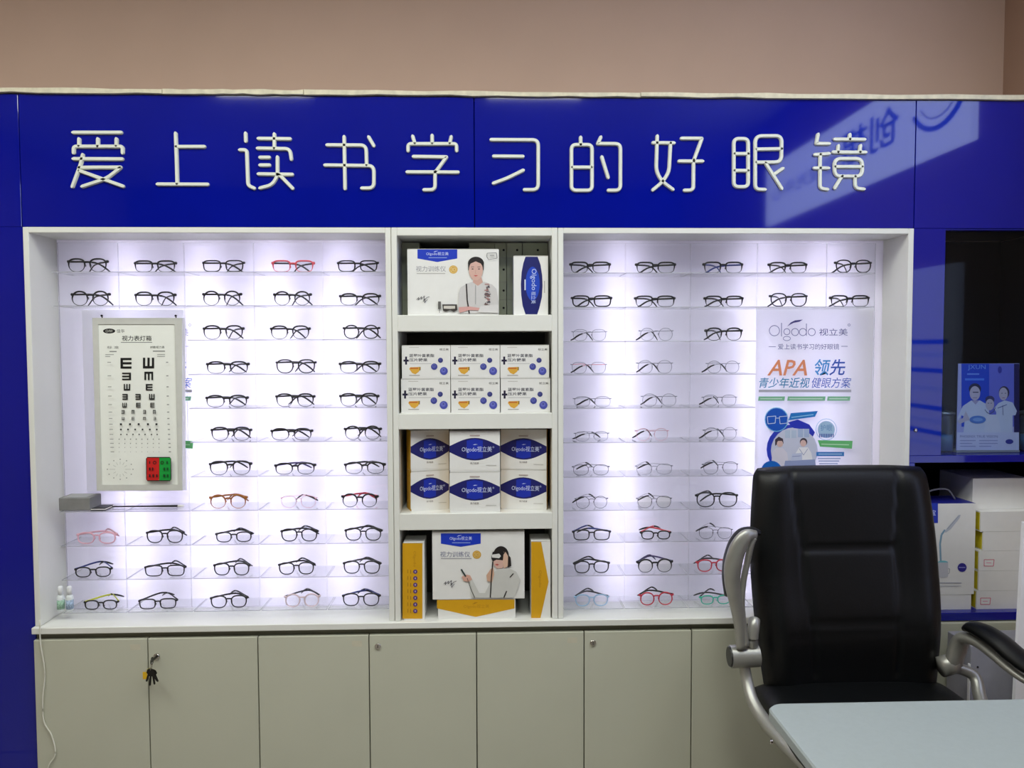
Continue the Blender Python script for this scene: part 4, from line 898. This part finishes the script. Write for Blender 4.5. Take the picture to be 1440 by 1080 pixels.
G().bbox(a.x, b.x, -.18, -.05, .0005, a.z, .002).out('body', mat('grey_panel', (150, 150, 160), .5), t)
c = P(1375, 938, -.181); G().lathe((c.x, -.1806, c.z), [(.003, 0), (.003, -.001)], 8, axis='y').out('screw', BLK, t)
G().box(a.x-.004, a.x-.0005, -.18, -.17, .0005, a.z-.06).out('edge_strip', PAPER, t)

# ================================================================== OFFICE CHAIR
LEA = mat('black_leather', (7, 9, 11), .42, var=.25, scale=160, bump=.12, spec=.32)
SIL = mat('silver_painted_metal', (164, 164, 158), .36, metal=.55, var=.04)
YK = -.22
cxl = PX(1061, 860, YK); cxr = PX(1322, 860, YK); CX = (cxl+cxr)/2; HW = (cxr-cxl)/2
zbk0 = PZ(1190, 975, YK-.02); zbk1 = PZ(1180, 657, YK+.03)
ch = thing('office_chair', 'black leather high back office chair with silver arms before the display', 'office chair', (CX, -.45, 0))
NU, NV = 56, 64; v = []; f = []
def SEAM(t): return .49+.34*max(0, t-.63)+.08*min(0, t-.63)
def back_pt(s, t, side):
    lean = .10*(t-.25)                          # leans back towards the cabinet
    wv = HW*(.90+.10*math.sin(PI*min(1, (1-t)*.95+.08)))
    wv *= (1 if t < .955 else 1-.045*((t-.955)/.045)**2.2)*(1 if t > .06 else 1-.06*((.06-t)/.06)**2)
    x = CX+s*wv+.004*s
    z = zbk0+(zbk1-zbk0)*(t-(.012*abs(s)**4 if t > .5 else 0))
    ed = (max(0, 1-abs(s)**9))**.5*(max(0, 1-abs(2*t-1)**16))**.5
    th = .045
    y = YK+lean
    if side:
        lum = .022*math.exp(-((t-.3)/.16)**2)
        bol = .014*math.exp(-((abs(s)-.78)/.16)**2)
        seam_x = SEAM(t)
        gr = .010*math.exp(-((abs(s)-seam_x)/.018)**2)*(1 if t > .1 else 0)
        if abs(s) < seam_x:
            for ts, am in ((.645, .010), (.335, .005)): gr += am*math.exp(-((t-ts)/.010)**2)
            gr -= .006*abs(math.sin(PI*min(1, max(0, (t-.335)/.32))))
        gr += .002*math.exp(-((t-.29-.02*s)/.012)**2)
        return (x, y-ed*(th+lum+bol-gr), z)
    return (x, y+ed*th*.8, z)
for side in (1, 0):
    for j in range(NV+1):
        for i in range(NU+1):
            s = math.sin((i/NU-.5)*PI)*.35+(i/NU*2-1)*.65; t = .5-.5*math.cos(PI*j/NV)*.35+(j/NV-.5)*.65
            v.append(back_pt(s, t, side))
A = (NU+1)*(NV+1)
for j in range(NV):
    for i in range(NU):
        k = j*(NU+1)+i; f.append((k, k+1, k+NU+2, k+NU+1)); k += A; f.append((k, k+NU+1, k+NU+2, k+1))
rim = [i for i in range(NU+1)]+[j*(NU+1)+NU for j in range(1, NV+1)]+[NV*(NU+1)+i for i in range(NU-1, -1, -1)]+[j*(NU+1) for j in range(NV-1, 0, -1)]
f += [(rim[i], rim[i]+A, rim[(i+1) % len(rim)]+A, rim[(i+1) % len(rim)]) for i in range(len(rim))]
mesh_obj('backrest', v, f, LEA, ch, None, True)
# piping
for s_ in (-1, 1):
    pts = [Vector(back_pt(s_*SEAM(t), t, 1))+Vector((0, .003, 0)) for t in [.12+.8*k/20 for k in range(21)]]
    G().tube(pts, .0022, 6).out('seam_piping', LEA, ch, True)
# seat
zs_ = PZ(1190, 962, -.27); g = G(); v = []; f = []; n = 30
def seat_pt(a, b, top):
    ed = (max(0, 1-abs(a)**8))**.5*(max(0, 1-abs(b)**8))**.5
    y = -.46+.255*b; x = CX+a*(HW+.012)*(1-.05*max(0, -b)**3)
    return (x, y, zs_-.045+(ed*.052+.012*(1-abs(a)**2)*(1-b*b) if top else -ed*.055)-.03*max(0, -b-.6)**1.5)
for top in (1, 0):
    for j in range(n+1):
        for i in range(n+1): v.append(seat_pt(math.sin((i/n-.5)*PI), math.sin((j/n-.5)*PI), top))
A = (n+1)**2
for j in range(n):
    for i in range(n):
        k = j*(n+1)+i; f.append((k, k+1, k+n+2, k+n+1)); f.append((k+A, k+A+n+1, k+A+n+2, k+A+1))
rim = list(range(n+1))+[j*(n+1)+n for j in range(1, n+1)]+[n*(n+1)+i for i in range(n-1, -1, -1)]+[j*(n+1) for j in range(n-1, 0, -1)]
f += [(rim[i], rim[i]+A, rim[(i+1) % len(rim)]+A, rim[(i+1) % len(rim)]) for i in range(len(rim))]
mesh_obj('seat', v, f, LEA, ch, None, True)
# left arm, flipped up
ya = -.30
pv = P(1046, 922, ya)
la = G().tube([(P(1027, 925, ya).x, ya, pv.z-.002), (P(1066, 922, ya).x, ya, pv.z)], .033, 18, flat=(1, 1)).out('arm_pivot', SIL, ch, True)
shade_auto(la)
G().lathe((P(1027, 925, ya).x-.0005, ya, pv.z-.002), [(.030, 0), (.028, -.004)], 18, axis='x').out('pivot_cap', mat('dark_cap', (36, 38, 40), .4), ch)
G().tube(smooth_path([P(1061, 870, ya+.01), P(1060, 880, ya-.005), P(1058, 900, ya-.01), P(1058, 912, ya)]), [.012]+[.017]*17+[.014], 12, flat=(1, 1)).out('arm_bracket', SIL, ch, True)
arm = [P(1043, 912, ya-.02), P(1040, 880, ya-.024), P(1035, 850, ya-.028), P(1030, 820, ya-.034), P(1031, 795, ya-.04), P(1038, 770, ya-.044), P(1049, 754, ya-.044), P(1063, 752, ya-.03)]
sp = smooth_path(arm); G().tube(sp, interp([.015, .016, .019, .023, .026, .025, .020, .013], len(sp)), 14, flat=(1, .6), ref=(0, 1, 0)).out('arm_frame', SIL, ch, True)
arm2 = [P(1049, 908, ya-.02), P(1046, 880, ya-.02), P(1043, 850, ya-.022), P(1045, 820, ya-.024), P(1051, 790, ya-.026), P(1056, 766, ya-.03), P(1060, 756, ya-.03)]
sp = smooth_path(arm2); G().tube(sp, interp([.010, .009, .009, .009, .009, .010, .010], len(sp)), 10, ref=(0, 1, 0)).out('arm_rib', SIL, ch, True)
pad = [P(1020, 835, ya+.02), P(1019, 810, ya+.024), P(1022, 785, ya+.026), P(1030, 762, ya+.026), P(1041, 748, ya+.022), P(1055, 744, ya+.016), P(1066, 747, ya+.012)]
pad = [p+Vector((.006, 0, -.006)) for p in pad]
sp = smooth_path(pad); G().tube(sp, interp([.012, .018, .021, .022, .021, .018, .012], len(sp)), 12, flat=(.7, 1.5), ref=(0, 1, 0)).out('arm_pad', LEA, ch, True)
low = [P(1046, 930, ya), P(1050, 955, ya-.01), P(1058, 985, ya-.05), P(1076, 1015, ya-.11), P(1100, 1043, ya-.19), P(1125, 1068, ya-.26), P(1150, 1092, ya-.32)]
low.append(low[-1]+Vector((.12, -.02, -.05)))
sp = smooth_path(low); lt = G().tube(sp, interp([.016, .017, .018, .019, .019, .018, .017, .015], len(sp)), 12).out('arm_support', SIL, ch, True)
c = P(1092, 1043, ya-.20); G().lathe((c.x-.012, c.y, c.z), [(.007, 0), (.007, -.005), (.004, -.007)], 10, axis='x').out('bolt', CHR, ch)
# right arm, down
rx = lambda px, py, y: P(px, py, y)
c0, c1 = P(1322, 938, -.30), P(1343, 932, -.30)
G().tube([c0, c1], .030, 16).out('arm_pivot', SIL, ch, True)
fr_ = [P(1340, 932, -.30), P(1346, 915, -.31), P(1352, 900, -.325), P(1361, 897, -.35), P(1378, 905, -.39), P(1398, 921, -.44), P(1420, 940, -.49), P(1446, 958, -.54), P(1475, 965, -.58)]
sp = smooth_path(fr_); G().tube(sp, interp([.031, .029, .025, .021, .018, .016, .015, .013, .010], len(sp)), 12, flat=(1.1, .8)).out('arm_frame', SIL, ch, True)
pd = [P(1358, 884, -.345), P(1368, 882, -.37), P(1385, 889, -.41), P(1405, 902, -.455), P(1426, 920, -.50), P(1450, 938, -.55), P(1478, 950, -.60), P(1500, 955, -.625)]
sp = smooth_path(pd); G().tube(sp, interp([.010, .020, .024, .025, .025, .024, .020, .010], len(sp)), 14, flat=(1.5, .85)).out('arm_pad', LEA, ch, True)
low = [Vector((2*CX-p.x, p.y, p.z)) for p in low]; low[0] = c1*.5+c0*.5
sp = smooth_path(low); G().tube(sp, interp([.016, .017, .018, .019, .019, .018, .017, .015], len(sp)), 12).out('arm_support', SIL, ch, True)
# gas lift and star base
G().lathe((CX, -.46, 0), [(.05, zs_-.10), (.05, zs_-.14), (.028, zs_-.15), (.028, .20), (.045, .19), (.05, .09)], 16).out('gas_lift', BLK, ch)
for k in range(5):
    a_ = 2*PI*k/5+.35; d_ = Vector((math.cos(a_), math.sin(a_), 0)); o_ = Vector((CX, -.46, .12))
    G().tube([o_, o_+d_*.15+Vector((0, 0, -.01)), o_+d_*.27+Vector((0, 0, -.045))], [.026, .02, .014], 8).out('base_spoke', SIL, ch, True)
    e_ = o_+d_*.27; G().lathe((e_.x-.02, e_.y, .030), [(.02, 0), (.0295, .004), (.0295, .036), (.02, .04)], 14, axis='x').out('caster', BLK, ch)

# ================================================================== TABLE
ZTb = .75
pA, pB = PF(1090, 989, ZTb), PF(1440, 985, ZTb)
xT0 = PF(1086, 1000, ZTb).x-.004; yT1 = pA.y; yT0 = yT1-.62; xT1 = xT0+1.3
tt = thing('white_desk', 'pale grey white desk top with rounded corners in the foreground', 'desk', ((xT0+xT1)/2, (yT0+yT1)/2, 0))
bm = bmesh.new(); r_ = .035; ol = []
for (cx_, cy_, a0) in ((xT1-r_, yT1-r_, 0), (xT0+r_, yT1-r_, 90), (xT0+r_, yT0+r_, 180), (xT1-r_, yT0+r_, 270)):
    for k in range(9): a_ = math.radians(a0+90*k/8); ol.append((cx_+r_*math.cos(a_), cy_+r_*math.sin(a_)))
n = len(ol); v = []
for ins, z in ((.004, ZTb-.025), (0, ZTb-.022), (0, ZTb-.004), (.003, ZTb)):
    for x, y in ol:
        dx, dy = x-(xT0+xT1)/2, y-(yT0+yT1)/2; v.append((x-math.copysign(ins, dx), y-math.copysign(ins, dy), z))
f = [(k*n+i, k*n+(i+1) % n, (k+1)*n+(i+1) % n, (k+1)*n+i) for k in range(3) for i in range(n)]+[tuple(range(n))[::-1], tuple(3*n+i for i in range(n))]
mesh_obj('desk_top', v, f, mat('desk_laminate', (150, 159, 160), .5, var=.02, scale=90), tt)
for lx in (xT0+.12, xT1-.10):
    for ly in (yT0+.06, yT1-.10): G().bbox(lx-.02, lx+.02, ly-.02, ly+.02, .0005, ZTb-.0255, .003).out('leg', SIL, tt)

# ================================================================== ON THE RIGHT WALL (seen mirrored in the gloss of the sign band)
sgx = XR-.03
def RW(px, py):
    """mirror a pixel seen in the glossy band (plane y=0) on to the right wall"""
    d = cr*((px-720)/FPX)+cu_*((540-py)/FPX)+fwd; q = CAM+d*((sgx-CAM.x)/d.x); return Vector((sgx, -q.y, q.z))
a, b = RW(1365, 200), RW(1077, 316); a2, b2 = RW(1365, 60), RW(1077, 238)
zlo, zhi = (a.z+b.z)/2, min(ZC-.03, b2.z)
sg = thing('lightbox_sign', 'white lit shop sign on the right wall, mirrored in the blue band', 'sign', (sgx, (a.y+b.y)/2, zlo))
LIT = mat('lit_sign_face', (200, 216, 250), .4, emit=4.6)
G().box(sgx, XR-.001, b.y, a.y, zlo, zhi).out('lightbox', LIT, sg)
g = G(); LB = mat('sign_blue', (30, 90, 220), .4, emit=1.6); LG = mat('sign_grey', (150, 165, 205), .4, emit=2.4)
def sg_pt(u, vv, e=.0006): return (sgx-e, a.y+(b.y-a.y)*u, zlo+(zhi-zlo)*vv)   # u runs away from the display
def sgtext(s, u0, u1, v0, v1, m, nm):
    v, f = text_geo(s, .02); xa_, xb_ = min(p[0] for p in v), max(p[0] for p in v); ya_, yb_ = min(p[1] for p in v), max(p[1] for p in v)
    mesh_obj(nm, [sg_pt(u0+(u1-u0)*(x-xa_)/(xb_-xa_), v0+(v1-v0)*(y-ya_)/(yb_-ya_)) for x, y in v], f, m, sg)
sgtext('创想', .24, .50, .34, .82, LB, 'lettering'); sgtext('眼视光中心', .52, .95, .36, .6, LG, 'lettering'); 
for rr_, w0, m_ in ((.30, .03, LB), (.22, .012, LG)):
    pts = [sg_pt(.10+rr_*.3*math.cos(t), .70+rr_*1.4*math.sin(t), .001) for t in [PI*.95+PI*.9*k/14 for k in range(15)]]
    G().tube(pts, w0*.4, 6).out('swoosh', m_, sg)

# a second, upright lit board lower on the same wall, mirrored in the blue upright
a, b = RW(1286, 374), RW(1352, 374); zt_ = (a.z+b.z)/2; zb_ = RW(1300, 690).z
ub = thing('notice_lightbox', 'upright white lit notice board on the right wall, mirrored in the blue upright', 'notice board', (XR-.03, (a.y+b.y)/2, zb_))
G().box(sgx, XR-.001, min(a.y, b.y)-.12, max(a.y, b.y), zb_, zt_).out('lightbox', mat('lit_board_face', (206, 216, 250), .4, emit=1.3), ub)
for k, py in enumerate((480, 498, 520, 545, 572, 590, 606, 622)):
    z_ = RW(1305, py).z
    G().box(sgx-.001, sgx-.0004, min(a.y, b.y)-.04, max(a.y, b.y)-.05-.02*(k % 3), z_-.012, z_+.008).out('text_line', LG if k % 2 else LB, ub)
